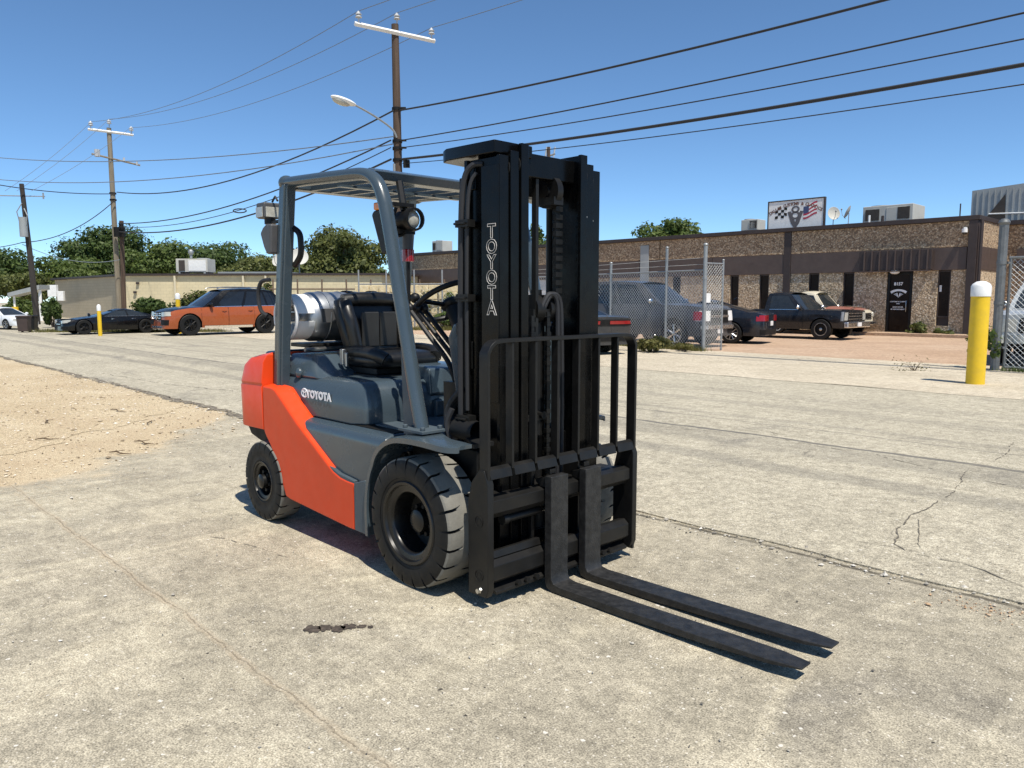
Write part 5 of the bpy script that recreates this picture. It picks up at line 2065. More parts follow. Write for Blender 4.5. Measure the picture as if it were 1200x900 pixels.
def sym(name, mb_fn, mats, parent=FL, **k):
    """the same part on the right (-y) and left (+y) side"""
    out = []
    for sg in (-1, 1):
        mb = MB()
        mb_fn(mb, sg)
        out.append(mb.build(name, mats, parent, **k))
    return out


# ---- wheels
def tyre_mesh(R0, W, rim, lugs, deep):
    """axis y, outer face at -W/2; cuts alternate from both shoulders"""
    h = W / 2
    P = 2 * PI / lugs
    angs = []
    cut = .15
    for k in range(lugs):
        for f in (0, .02, .12, .14, .30, .48, .50, .52, .62, .64, .82):
            angs.append((k + f) * P)
    ys = [(-h * 1.0, R0 * .72), (-h * 1.0, R0 * .80), (-h * .985, R0 * .90), (-h * .93, R0 * .965), (-h * .86, R0 * .992), (-h * .62, R0), (-h * .34, R0 * 1.003), (-h * .18, R0 * 1.004), (0, R0 * 1.005), (h * .18, R0 * 1.004), (h * .34, R0 * 1.003), (h * .62, R0), (h * .86, R0 * .992), (h * .93, R0 * .965), (h * .985, R0 * .90), (h, R0 * .80), (h, R0 * .72)]
    prof_in = [(-h * .80, rim * 1.0), (-h * .93, rim * 1.05), (-h * .97, rim * 1.12), (-h * .95, rim * 1.16), (-h * .985, R0 * .70)]
    mb = MB()
    n = len(ys)
    secs, mis = [], None
    m_in = [(-y, r_) for y, r_ in reversed(prof_in)]
    full = prof_in + ys + m_in
    vs, fs, mi = [], [], []
    nf = len(full)
    for a in angs:
        f = (a / P) % 1
        for j, (y, r_) in enumerate(full):
            jj = j - len(prof_in)
            aa = a
            rr = r_
            if 0 <= jj < n:
                lo_out = .015 < f < .125
                lo_in = .515 < f < .625
                d = deep
                if lo_out and 2 <= jj <= 6:
                    rr = r_ - d * (1 if jj < 6 else .55)
                if lo_in and n - 7 <= jj <= n - 3:
                    rr = r_ - d * (1 if jj > n - 7 else .55)
                # the cuts bend as they run inwards
                if jj >= 5 and jj <= 8:
                    aa = a + P * .16 * (jj - 5) / 3
                if jj >= 9 and jj <= n - 6:
                    aa = a + P * .16 * (n - 6 - jj) / 3
                elif jj == 8:
                    aa = a + P * .16
            vs.append((rr * math.cos(aa), y, rr * math.sin(aa)))
    na = len(angs)
    for k in range(na):
        k2 = (k + 1) % na
        f = ((angs[k] + 1e-6) / P) % 1
        for j in range(nf - 1):
            fs.append((k * nf + j, k * nf + j + 1, k2 * nf + j + 1, k2 * nf + j))
            jj = j - len(prof_in)
            top = 3 <= jj < n - 4
            g_out = .0 <= f < .13 and jj <= 5
            g_in = .5 <= f < .63 and jj >= n - 7
            mi.append(1 if top and not g_out and not g_in else 0)
    mb._add(vs, fs)
    mb.mi = mi
    return mb


def wheel(loc, R0, W, rim, dish, sg, lugs, bolts, hubr):
    h = W / 2
    m = MB()
    # rim: flange, step, deep bowl, disc, hub
    m.lathe([(rim * 1.02, -h * .80), (rim * 1.05, -h * .93), (rim * 1.02, -h * .99), (rim * .95, -h * .97), (rim * .92, -h * .86), (rim * .82, -h * .82), (rim * .78, -h * .80), (rim * .74, -h * .70), (rim * .72, -h * .70 + dish), (hubr * 1.5, -h * .70 + dish + .012), (hubr * 1.42, -h * .70 + dish - .02), (hubr * .98, -h * .70 + dish - .03), (hubr * .92, -h * .70 + dish - .075), (hubr * .55, -h * .70 + dish - .085), (0, -h * .70 + dish - .085)], (0, 0, 0), 1, 48)
    w_ = m.build('wheel', M['rim_black'], FL, smooth=40)
    w_.location = loc
    w_.rotation_euler = (0, .25, 0 if sg < 0 else PI)
    nt_ = MB()
    for k in range(bolts):
        a = 2 * PI * k / bolts
        nt_.lathe([(0, -.028), (.012, -.028), (.0135, -.02), (.0135, 0)], (hubr * 1.20 * math.cos(a), -h * .70 + dish - .022, hubr * 1.20 * math.sin(a)), 1, 6)
    tag(nt_.build('wheel_nuts', M['grime'], w_, smooth=20), kind='stuff')
    t = tyre_mesh(R0, W, rim, lugs, .021)
    t.build('tyre', [M['rubber'], M['tread']], w_, smooth=32)
    return w_


RF_, RR_ = .331, .262
for sg in (-1, 1):
    wheel((0, sg * (.648 - .115), RF_), RF_, .235, .205, .105, sg, 21, 8, .062)
    wheel((-1.64, sg * (.615 - .085), RR_), RR_, .175, .128, .04, sg, 20, 6, .05)

# ---- chassis
mb = MB()
mb.box(-1.55, -.30, -.44, .44, .17, .62)
mb.box(-.30, .24, -.385, .385, .20, .70)
mb.box(-2.0, -1.42, -.34, .34, .25, .60)
mb.cyl((0, 0, RF_), .12, -.42, .42, 1, 20)
mb.cyl((-1.64, 0, RR_), .09, -.45, .45, 1, 16)
mb.build('chassis', M['grime'], FL, bevel=.01)
mb = MB()
mb.prism([(-2.00, .595), (-1.94, .53), (-1.80, .50), (-1.40, .50), (-1.36, .595)], 1, -.54, .54)
mb.build('rear_frame', M['grime'], FL, bevel=.01)


# ---- counterweight
def plan(xf, xr, hw, cr, n=7):
    pts = [(xf, -hw)]
    for k in range(n + 1):
        a = PI / 2 * k / n
        pts.append((xr + cr - cr * math.sin(a), -hw + cr * .8 - cr * .8 * math.cos(a)))
    pts += [(x, -y) for x, y in reversed(pts)]
    return pts


def plan_secs(rows):
    out = []
    for z, xf, xr, hw, cr, zf in rows:
        out.append([(x, y, z + (zf - z) * (1 if x > xf - .05 else max(0, (x - xr) / (xf - xr)))) for x, y in plan(xf, xr, hw, cr)])
    return out


mb = MB()
mb.loft(plan_secs([(.585, -1.635, -2.02, .565, .14, .60), (.60, -1.632, -2.045, .60, .16, .605), (.872, -1.632, -2.05, .603, .16, .882), (.882, -1.632, -2.048, .598, .16, .892), (.890, -1.632, -2.048, .598, .16, .90), (.898, -1.632, -2.045, .602, .16, .908), (1.0, -1.632, -2.025, .585, .17, 1.045), (1.045, -1.635, -1.995, .555, .17, 1.09), (1.062, -1.65, -1.95, .51, .16, 1.105)]))
cw = mb.build('counterweight', M['orange'], FL, bevel=.006)
MB().prism([(-1.66, 1.06), (-1.70, 1.115), (-1.93, 1.095), (-1.96, 1.05)], 1, -.42, .42).build('counterweight_cover', M['slate'], FL, bevel=.015)


# ---- orange side panels
def side_panel(mb, sg):
    y0 = sg * .602
    out = [(-1.622, .893), (-1.50, .893), (-1.455, .880), (-1.42, .855), (-1.191, .702), (-.98, .583), (-.777, .468), (-.70, .444), (-.63, .436), (-.556, .434), (-.556, .163), (-.62, .163), (-1.30, .200), (-1.353, .210), (-1.40, .30), (-1.454, .400), (-1.50, .465), (-1.549, .521), (-1.60, .57), (-1.622, .60)]
    inn = [(-1.622, .905, .515), (-1.50, .905, .515), (-1.42, .898, .515), (-1.365, .872, .515), (-1.115, .705, .52), (-.93, .585, .532), (-.765, .478, .553), (-.695, .452, .558), (-.63, .442, .558), (-.556, .44, .56), (-.556, .163, .50), (-.62, .163, .50), (-1.30, .200, .50), (-1.353, .210, .50), (-1.40, .30, .50), (-1.454, .400, .50), (-1.50, .465, .50), (-1.549, .521, .50), (-1.60, .57, .50), (-1.622, .60, .50)]
    n = len(out)
    # front face slightly crowned: outer rim + inner offset ring
    a = [(x, y0, z) for x, z in out]
    b = [(x, sg * y, z) for x, z, y in inn]
    c_ = [(x, sg * .44, z - .02 if i < 10 else z) for i, (x, z, y) in enumerate(inn)]
    mb._add(a, [tuple(range(n))])
    mb.loft([a, b, c_], True, False)


sym('side_panel', side_panel, M['orange'], bevel=.012, seg=3)

# ---- hood
def hood_plan(x0, xf, hw, ch, ins):
    return [(x0, -hw), (xf - ch * 1.05, -hw + ins * .2), (xf - ch * .35, -hw + ch * .30), (xf, -hw + ch), (xf, hw - ch), (xf - ch * .35, hw - ch * .30), (xf - ch * 1.05, hw - ins * .2), (x0, hw)]


mb = MB()
secs = []
for z, x0, xf, hw, ch in ((.732, -1.52, -.598, .502, .125), (.80, -1.52, -.594, .504, .128), (.862, -1.52, -.598, .500, .125), (.930, -1.52, -.618, .480, .115), (.962, -1.52, -.645, .455, .105), (.978, -1.52, -.69, .415, .09)):
    secs.append([(x, y, z) for x, y in hood_plan(x0, xf, hw, ch, 0)])
mb.loft(secs)
hood = mb.build('hood', M['slate'], FL, bevel=.012, seg=3)
# raised rear of the hood under the gas bottle
mb = MB()
mb.loft([[(-1.62, -.47, .96), (-1.16, -.47, .96), (-1.05, -.40, .965), (-1.05, .40, .965), (-1.16, .47, .96), (-1.62, .47, .96)],
         [(-1.62, -.45, 1.02), (-1.26, -.44, 1.02), (-1.18, -.36, 1.02), (-1.18, .36, 1.02), (-1.26, .44, 1.02), (-1.62, .45, 1.02)],
         [(-1.62, -.39, 1.095), (-1.34, -.38, 1.10), (-1.28, -.32, 1.10), (-1.28, .32, 1.10), (-1.34, .38, 1.10), (-1.62, .39, 1.095)]])
mb.build('hood_rear', M['slate'], FL, bevel=.018, seg=3)
MB().sphere((-1.38, -.468, .985), .034, 14, 8, sc=(1, .7, 1)).build('hood_latch', M['slate'], FL)
# step of the seat deck and cowl seen right of the front pillar
mb = MB()
mb.prism([(-.60, .865), (-.585, .88), (-.60, 1.03), (-.66, 1.048), (-.9, 1.048), (-.9, .865)], 1, -.03, .30)
mb.build('seat_deck', M['slate'], FL, bevel=.012)
mb = MB()
mb.prism([(-.585, .735), (-.565, .75), (-.565, .845), (-.60, .85), (-.7, .85), (-.7, .735)], 1, .0, .40)
mb.build('deck_ledge', M['slate'], FL, bevel=.01)
# lettering on the hood side
lm = MB()
fm = frame4(Vector((-1.078, -.5075, .848)), (1, 0, 0), (0, 0, 1))
add_text(lm, 'TOYOTA', fm, .064, offset=.0038, extrude=.001, space=1.12)
ec = Vector((-1.245, -.5075, .872))
for rx, rz, dz in ((.036, .027, 0), (.013, .026, 0), (.025, .011, .0145)):
    lm.tube([(ec.x + rx * math.cos(2 * PI * k / 28), ec.y, ec.z + dz * 1 + rz * math.sin(2 * PI * k / 28)) for k in range(28)], .0034, 5, closed=True)
lm.build('lettering', M['white_print'], hood, smooth=0)

# ---- lower body and floor
mb = MB()
prof = [(-1.42, .728), (-.30, .728), (-.30, .64), (-.345, .585), (-.40, .50), (-.425, .42), (-.43, .30), (-.52, .30), (-.56, .44), (-.80, .46), (-1.05, .46), (-1.42, .55)]
secs = []
for y, k in ((-.575, -.055), (-.560, -.02), (-.52, 0), (.52, 0), (.560, -.02), (.575, -.055)):
    secs.append([(x, y, z + (k if z > .70 else 0)) for x, z in prof])
mb.loft(secs)
mb.build('lower_body', M['slate'], FL, bevel=.02, seg=3)
MB().box(-1.2, -.32, -.49, .49, .7285, .7325).build('floor_seam', M['grime'], FL)
MB().box(-.60, .20, -.42, .46, .733, .742).build('floor_plate', M['slate_mat'], FL)
# pressed step with punched dots
def step(mb, sg):
    mb.prism([(-.83, .495), (-.72, .462), (-.56, .445), (-.56, .425), (-.75, .44), (-.85, .475)], 1, sg * .50, sg * .598)


st_ = sym('step', step, M['slate_mat'], bevel=.004)
for s_i, sg in zip(st_, (-1, 1)):
    mb = MB()
    for i in range(4):
        for j in range(2):
            mb.cyl((-.735 + i * .045, sg * (.53 + j * .035), .468 - i * .004), .009, -.004, .006 - i * .001, 2, 8)
    mb.build('grip_stud', M['grime'], s_i)


# ---- front fenders
def fender(mb, sg):
    cur = smooth_path([(-.435, .165), (-.44, .33), (-.415, .48), (-.35, .61), (-.25, .70), (-.12, .755), (.03, .775), (.20, .780), (.39, .775)], 5)
    n = len(cur)
    secs = []
    for i, (p) in enumerate(cur):
        x, z = p[0], p[1]
        a = cur[max(0, i - 1)]
        b = cur[min(n - 1, i + 1)]
        d = Vector((b[0] - a[0], b[1] - a[1])).normalized()
        nx, nz = d.y, -d.x       # towards the tyre
        f = i / (n - 1)
        yo = .615 + .075 * max(0, (f - .35) / .65) ** .8
        if f > .93:
            yo -= .05 * ((f - .93) / .07) ** 2
        yi = .42 if f < .70 else .42 + .13 * min(1, (f - .70) / .2)
        if sg > 0:
            x = min(x, .24 + (x - .24) * .05) if x > .24 else x
            yo = min(yo, .605)
            yi = .42
        th = .018
        lip = .032
        sec = [(x, sg * yi, z), (x, sg * (yo - .025), z), (x + nx * .006, sg * yo, z + nz * .006), (x + nx * lip, sg * (yo + .002), z + nz * lip), (x + nx * lip, sg * (yo - .012), z + nz * lip), (x + nx * th, sg * (yo - .014), z + nz * th), (x + nx * th, sg * yi, z + nz * th)]
        secs.append(sec)
    mb.loft(secs)


# cur above is in 2-D: pad to 3-D for smooth_path
_sp = smooth_path


def smooth_path(pts, k=6):
    if len(pts[0]) == 2:
        return [(p[0], p[1]) for p in _sp([(a, b, 0) for a, b in pts], k)]
    return _sp(pts, k)


sym('fender', fender, M['slate'], smooth=50)
sym('fender_skirt', lambda mb, sg: mb.prism([(-.553, .165), (-.435, .165), (-.43, .36), (-.44, .47), (-.553, .436)], 1, sg * .45, sg * .604), M['slate_mat'], bevel=.006)
MB().prism([(.12, -.41), (.39, -.41), (.39, -.545), (.20, -.43)], 2, .752, .772).build('fender_liner', M['grime'], FL)
# mud flap between body and tyre
sym('mud_guard', lambda mb, sg: mb.box(-.43, -.40, sg * .40, sg * .56, .16, .60), M['grime'])

# ---- overhead guard
OG = MB().box(-1.44, -1.34, -.46, .46, 2.125, 2.175).build('overhead_guard', M['slate'], FL, bevel=.012)


def gpost(mb, sg):
    path = smooth_path([(-.035, sg * .515, .775), (-.10, sg * .512, 1.0), (-.225, sg * .506, 1.48), (-.315, sg * .50, 1.82), (-.365, sg * .50, 1.98), (-.43, sg * .50, 2.075), (-.54, sg * .50, 2.122), (-.75, sg * .50, 2.138), (-1.1, sg * .50, 2.155), (-1.40, sg * .50, 2.168)], 6)
    mb.tube(path, .040, 14, ry=.034, up=(0, 1, 0))


sym('front_pillar', gpost, M['slate'], OG, smooth=60)
sym('pillar_gusset', lambda mb, sg: mb.prism([(-.20, .745), (-.03, .745), (-.10, .98), (-.19, 1.20), (-.215, 1.20)], 1, sg * .488, sg * .515), M['slate_mat'], OG, bevel=.006)
sym('pillar_foot', lambda mb, sg: mb.box(-.13, .075, sg * .44, sg * .60, .784, .800).cyl((.045, sg * .465, .8), .014, 0, .016, 2, 6).cyl((.045, sg * .575, .8), .014, 0, .016, 2, 6).cyl((-.10, sg * .575, .8), .014, 0, .016, 2, 6), M['slate_mat'], OG, bevel=.003)


def rpost(mb, sg):
    ym = .505 if sg < 0 else .42
    for (dx, dy, w_, d_) in ((0, 0, .105, .062), (.018, sg * .012, .036, .062)):
        mb.loft([[(bx + dx - w_ / 2, sg * ym - d_ / 2 + dy, z), (bx + dx + w_ / 2, sg * ym - d_ / 2 + dy, z), (bx + dx + w_ / 2, sg * ym + d_ / 2 + dy, z), (bx + dx - w_ / 2, sg * ym + d_ / 2 + dy, z)] for bx, z in ((-1.545, .86), (-1.49, 1.4), (-1.385, 2.15))])


sym('rear_pillar', rpost, M['slate'], OG, bevel=.008)
sym('pillar_cap', lambda mb, sg: mb.sphere((-1.405, sg * .50, 2.168), .05, 14, 8, sc=(1.1, 1, .9)), M['slate'], OG)
# roof frame: front beam, rain lip, bars
MB().prism([(-.52, 2.10), (-.50, 2.145), (-.56, 2.165), (-.62, 2.16), (-.62, 2.10)], 1, -.46, .46).build('roof_beam', M['slate'], OG, bevel=.006)
for i, y in enumerate((-.36, -.22, -.08, .08, .22, .36)):
    MB().prism([(-.62, 2.105), (-.62, 2.158), (-1.34, 2.172), (-1.34, 2.125)], 1, y - .011, y + .011).build('roof_bar', M['slate'], OG, bevel=.003)
MB().box(-.90, -.86, -.45, .45, 2.095, 2.108).build('roof_beam', M['slate'], OG)

# ---- lamps, handles and bits on the guard
wl = MB()
wl.box(-1.70, -1.59, -.565, -.445, 1.965, 2.065)
wk = wl.build('work_light', M['grey_plastic'], FL, bevel=.012)
MB().box(-1.585, -1.578, -.556, -.454, 1.972, 2.035).box(-1.69, -1.60, -.572, -.567, 1.972, 2.035).build('lens', M['clear_lens'], wk, bevel=.002)
MB().cyl((-1.63, -.505, 1.93), .035, 0, .035, 2, 12).tube([(-1.63, -.505, 1.94), (-1.50, -.505, 1.94)], .012, 6).build('bracket', M['plastic'], wk)
MB().tube([(-1.6, -.5, 2.07), (-1.56, -.5, 2.10), (-1.53, -.5, 2.07)], .007, 5).build('lamp_wire', M['cable'], wk)
mb = MB().prism([(-1.605, 1.905), (-1.645, 1.87), (-1.60, 1.78), (-1.565, 1.735), (-1.51, 1.735), (-1.49, 1.92), (-1.56, 1.925)], 1, -.572, -.50)
mb.build('rear_lamp_cover', M['grey_plastic'], FL, bevel=.014)
mb = MB().tube(smooth_path([(-1.40, -.475, 1.90), (-1.325, -.47, 1.86), (-1.305, -.47, 1.80), (-1.315, -.47, 1.72), (-1.38, -.475, 1.66)]), .019, 8)
mb.build('grab_handle', M['plastic'], FL)
mb = MB().tube(smooth_path([(-1.56, -.555, 1.575), (-1.63, -.58, 1.56), (-1.665, -.585, 1.48), (-1.645, -.58, 1.38), (-1.60, -.56, 1.345)]), .013, 7)
mb.build('hose_loop', M['cable'], FL)
# mirror and amber lamp at the front pillar
mb = MB().prism([(-.495, 1.905), (-.47, 1.925), (-.40, 1.93), (-.345, 1.72), (-.36, 1.69), (-.405, 1.69)], 1, -.495, -.455)
mb.build('mirror', M['plastic'], FL, bevel=.012)
MB().box(-.465, -.405, -.50, -.45, 1.925, 1.965).build('turn_lamp', M['amber_lens'], FL, bevel=.008)
# front head lamps under the roof beam
hl = MB().cyl((-.44, -.30, 1.885), .052, -.05, .05, 0, 20)
hl.lathe([(.058, .05), (.066, .056), (.062, .085), (.05, .085)], (-.44, -.30, 1.885), 0, 20)
hl = hl.build('head_lamp', M['plastic'], FL)
MB().lathe([(0, .07), (.03, .068), (.05, .055)], (-.44, -.30, 1.885), 0, 16).build('lens', M['clear_lens'], hl)
MB().box(-.50, -.42, -.40, -.26, 1.955, 1.975).tube([(-.46, -.30, 1.94), (-.50, -.30, 2.10)], .02, 6).tube(smooth_path([(-.45, -.36, 1.95), (-.47, -.38, 1.86), (-.46, -.34, 1.80), (-.44, -.31, 1.82)]), .010, 5).box(-.52, -.44, -.36, -.24, 1.81, 1.835).build('bracket', M['plastic'], hl)
ev = MB().cyl((-.45, -.285, 0), .034, 1.66, 1.725, 2, 14)
bl = ev.build('beacon', M['red_lens'], FL)
MB().cyl((-.45, -.285, 0), .030, 1.727, 1.81, 2, 14).build('beacon_body', M['grey_plastic'], bl)
MB().cyl((-.45, -.285, 0), .012, 1.3, 1.658, 2, 8).build('beacon_stalk', M['plastic'], bl)

# second front lamp on the far side, its pale lens seen between the mast rails
hl2 = MB().cyl((-.20, .45, 2.09), .06, -.06, .0, 0, 18).tube([(-.24, .45, 2.12), (-.42, .48, 2.08)], .018, 6).build('head_lamp', M['plastic'], FL)
MB().lathe([(0, .055), (.04, .045), (.068, .02), (.075, -.01)], (-.20, .45, 2.09), 0, 18).build('lens', pm('white_lens', (.72, .73, .70), .2, var=.05), hl2)
# ---- gas bottle lying across behind the seat
gt = MB().lathe([(0, -.36), (.10, -.355), (.145, -.325), (.163, -.28), (.165, -.20), (.165, .22), (.160, .27), (.14, .31), (.09, .34), (0, .35)], (-1.58, 0, 1.335), 1, 36)
gas = gt.build('gas_bottle', M['tank'], FL, smooth=40)
for y in (-.20, -.06, .08):
    MB().lathe([(.166, y - .006), (.170, y - .004), (.170, y + .004), (.166, y + .006)], (-1.58, 0, 1.335), 1, 36).build('weld_bead', M['tank'], gas)
# collar ring with cut-outs
cmb = MB()
for a0, a1 in ((10, 160), (200, 350)):
    secs = []
    for k in range(15):
        a = R(a0 + (a1 - a0) * k / 14)
        ca, sa = math.cos(a), math.sin(a)
        secs.append([(-1.58 + q * ca, y, 1.335 + q * sa) for q, y in ((.142, -.30), (.150, -.30), (.150, -.44), (.142, -.44))])
    cmb.loft(secs)
cmb.tube([(-1.58 + .147 * math.cos(2 * PI * k / 32), -.44, 1.335 + .147 * math.sin(2 * PI * k / 32)) for k in range(32)], .012, 6, closed=True)
cmb.build('bottle_collar', M['white'], gas)
MB().cyl((-1.58, -.37, 1.335), .03, -.07, .03, 1, 12).cyl((-1.58, -.36, 1.39), .018, -.05, .02, 1, 8).tube(smooth_path([(-1.58, -.44, 1.335), (-1.56, -.50, 1.30), (-1.53, -.50, 1.20), (-1.50, -.46, 1.08)]), .010, 6).build('bottle_valve', M['steel'], gas)
MB().box(-1.50, -1.425, -.275, -.17, 1.30, 1.39).build('bottle_label', M['grey_plastic'], gas).location = (.012, 0, 0)
tb = MB()
for y in (.02, .22):
    tb.lathe([(.172, y - .022), (.176, y - .02), (.176, y + .02), (.172, y + .022)], (-1.58, 0, 1.335), 1, 36)
    tb.box(-1.70, -1.46, y - .025, y + .025, 1.12, 1.175)
tb.build('bottle_strap', M['black_satin'], FL)
tb = MB().box(-1.72, -1.44, -.34, .30, 1.135, 1.16)
tb.box(-1.47, -1.44, -.36, .32, 1.115, 1.150)
tb.build('bottle_cradle', M['black_satin'], FL, bevel=.004)
MB().tube([(-1.42, -.40, 1.128), (-1.42, .34, 1.128)], .014, 8).build('cradle_tube', M['steel'], FL)

# ---- seat
def cushion(mb, x0, x1, hw, z0, z1, taper=.03, n=8):
    """pillow: rounded plan, bulged top"""
    secs = []
    for f, ins in ((0, .035), (.18, .008), (.5, 0), (.78, .012), (.93, .045), (1.0, .10)):
        z = z0 + (z1 - z0) * f
        pts = []
        for k in range(4 * n):
            a = 2 * PI * k / (4 * n)
            ca, sa = math.cos(a), math.sin(a)
            e = .42
            px_ = (abs(ca) ** e) * (1 if ca > 0 else -1)
            py_ = (abs(sa) ** e) * (1 if sa > 0 else -1)
            pts.append(((x0 + x1) / 2 + px_ * ((x1 - x0) / 2 - ins), py_ * (hw - ins), z))
        secs.append(pts)
    mb.loft(secs)
    return mb


seat = MB()
seat.box(-1.22, -.88, -.22, .22, .985, 1.03)
seat.box(-1.28, -.84, -.25, .25, .968, .99)
se = seat.build('seat', M['black_satin'], FL, bevel=.01)
cushion(MB(), -1.28, -.80, .265, 1.03, 1.13).build('seat_cushion', M['vinyl'], se, smooth=60)
# side bolsters of the cushion
for sg in (-1, 1):
    MB().tube(smooth_path([(-1.22, sg * .215, 1.105), (-1.05, sg * .225, 1.12), (-.88, sg * .222, 1.112), (-.825, sg * .19, 1.085)]), [.045] * 19, 10).build('cushion_bolster', M['vinyl'], se, smooth=60)
# backrest
bk = MB()
secs = []
for f, hw, d0, d1 in ((0, .19, -1.245, -1.16), (.12, .222, -1.262, -1.158), (.45, .242, -1.30, -1.19), (.78, .25, -1.345, -1.228), (.94, .235, -1.36, -1.252), (1.0, .19, -1.345, -1.275)):
    z = 1.08 + .385 * f
    row = []
    for k in range(28):
        a = 2 * PI * k / 28
        ca, sa = math.cos(a), math.sin(a)
        e = .5
        row.append(((d0 + d1) / 2 + (abs(ca) ** e) * (1 if ca > 0 else -1) * (d1 - d0) / 2, (abs(sa) ** .35) * (1 if sa > 0 else -1) * hw, z))
    secs.append(row)
bk.loft(secs)
bk.build('backrest', M['vinyl'], se, smooth=60)
for sg in (-1, 1):
    MB().tube(smooth_path([(-1.15, sg * .185, 1.15), (-1.165, sg * .205, 1.28), (-1.20, sg * .212, 1.37), (-1.245, sg * .20, 1.43)]), .042, 10).build('back_bolster', M['vinyl'], se, smooth=60)
MB().tube(smooth_path([(-1.275, -.20, 1.436), (-1.262, -.1, 1.448), (-1.258, 0, 1.45), (-1.262, .1, 1.448), (-1.275, .20, 1.436)]), .048, 12).build('head_roll', M['vinyl'], se, smooth=60)
MB().box(-1.168, -1.152, -.135, -.004, 1.145, 1.37).box(-1.168, -1.152, .004, .135, 1.145, 1.37).build('back_insert', pm('worn_vinyl', (.020, .0195, .018), .45, var=.2, bump=.2, bscale=200), se, bevel=.012).rotation_euler = (0, 0, 0)
MB().box(-1.17, -1.13, -.30, -.275, 1.04, 1.14).box(-1.115, -1.09, -.30, -.28, 1.03, 1.12).build('seat_belt_buckle', M['steel'], se, bevel=.006)

# ---- steering, dash, levers
sw = MB()
sw.X = Matrix.Translation((-.33, -.085, 1.44)) @ Matrix.Rotation(R(-32), 4, 'Y')
sw.tube([(.207 * math.cos(2 * PI * k / 40), .207 * math.sin(2 * PI * k / 40), 0) for k in range(40)], .0155, 10, closed=True)
for a in (30, 150, 270):
    sw.tube([(0, 0, -.03), (.185 * math.cos(R(a)), .185 * math.sin(R(a)), 0)], .014, 6)
sw.sphere((0, 0, -.02), .062, 16, 8, sc=(1, 1, .6))
stw = sw.build('steering_wheel', M['plastic'], FL)
kn = MB()
kn.X = sw.X
kn.cyl((-.07, -.175, 0), .012, 0, .05, 2, 8).sphere((-.07, -.175, .065), .03, 12, 8)
kn.build('spinner_knob', M['plastic'], stw)
MB().tube([(-.31, -.085, 1.41), (-.18, -.08, 1.20), (-.06, -.06, .98), (-.02, -.05, .76)], [.045, .055, .075, .08], 12).build('steering_column', M['plastic'], FL)
mb = MB().prism([(.06, .74), (.22, .74), (.22, 1.20), (.12, 1.33), (.0, 1.33), (-.05, 1.25)], 1, -.34, .44)
mb.build('dash_cowl', M['slate'], FL, bevel=.02)
lev = MB()
for i, y in enumerate((-.335, -.285, -.235)):
    lev.tube(smooth_path([(-.02, y + .04, .98), (-.08, y + .03, 1.12), (-.22, y + .01, 1.26), (-.36, y, 1.385)]), .014, 7)
    lev.sphere((-.375, y, 1.40), .024, 10, 7, sc=(1.2, 1, 1.3))
lev.box(-.09, .05, -.33, -.18, .74, 1.02)
lev.build('control_lever', M['plastic'], FL)
hs = MB()
for i in range(4):
    y = -.36 + i * .03
    hs.tube(smooth_path([(.10, y, 1.0), (.02, y - .01, .92), (.0, y - .02, .84), (.08, y - .03, .80), (.18, y, .74)]), .018, 8)
hs.build('hydraulic_hose', M['cable'], FL)
MB().lathe([(.05, 0), (.055, .02), (.05, .04), (.055, .06), (.05, .08), (.055, .10), (.05, .12), (.055, .14), (.05, .16)], (.10, -.40, .80), 0, 14).build('cylinder_boot', M['rubber'], FL)

# ---- mast
FM_ = M['black_gloss']
MA = MB().box(.10, .30, -.36, .36, .14, .24).build('mast', FM_, FL, bevel=.006)
MB().box(.12, .20, -.355, .355, 1.98, 2.10).build('top_crossmember', FM_, MA, bevel=.006)
MB().box(.11, .17, -.355, .355, 1.10, 1.24).build('mid_crossmember', FM_, MA, bevel=.006)
MB().box(.285, .345, -.22, .22, 2.05, 2.165).build('inner_crossmember', FM_, MA, bevel=.006)
MB().box(.24, .30, -.22, .22, .62, .74).build('inner_crossmember', FM_, MA, bevel=.006)


def rail(mb, sg, x0, x1, yc, fw_, web, z0, z1, fl=.022):
    """rolled mast channel: web with two flanges"""
    mb.box(x0, x0 + fl, sg * yc - fw_ / 2, sg * yc + fw_ / 2, z0, z1)
    mb.box(x1 - fl, x1, sg * yc - fw_ / 2, sg * yc + fw_ / 2, z0, z1)
    mb.box(x0 + fl, x1 - fl, sg * yc - web / 2, sg * yc + web / 2, z0, z1)


sym('outer_rail', lambda mb, sg: rail(mb, sg, .13, .385, .335, .062, .02, .12, 2.125), FM_, MA, bevel=.003)
sym('middle_rail', lambda mb, sg: rail(mb, sg, .16, .395, .274, .055, .02, .14, 2.150), FM_, MA, bevel=.003)
sym('inner_rail', lambda mb, sg: rail(mb, sg, .205, .405, .215, .050, .02, .15, 2.190), FM_, MA, bevel=.003)
sym('mast_roller', lambda mb, sg: mb.cyl((.355, sg * .244, 2.09), .046, -.003, .003, 1, 18), M['black_satin'], MA)
sym('mast_roller', lambda mb, sg: mb.cyl((.345, sg * .304, 2.07), .046, -.004, .004, 1, 18), M['black_satin'], MA)
for z, y, x in ((1.86, .304, .385), (1.875, .2435, .395)):
    MB().box(x - .01, x + .004, y - .006, y + .006, z, z + .007).build('wear_shim', M['galv'], MA)
# lift cylinders behind the outer rails, tie bars, hose
sym('lift_cylinder', lambda mb, sg: mb.cyl((.075, sg * .315, 0), .042, .18, 1.30, 2, 16).cyl((.075, sg * .315, 0), .026, 1.30, 2.05, 2, 14).cyl((.075, sg * .315, 0), .048, 1.27, 1.33, 2, 16), M['black_satin'], MA)
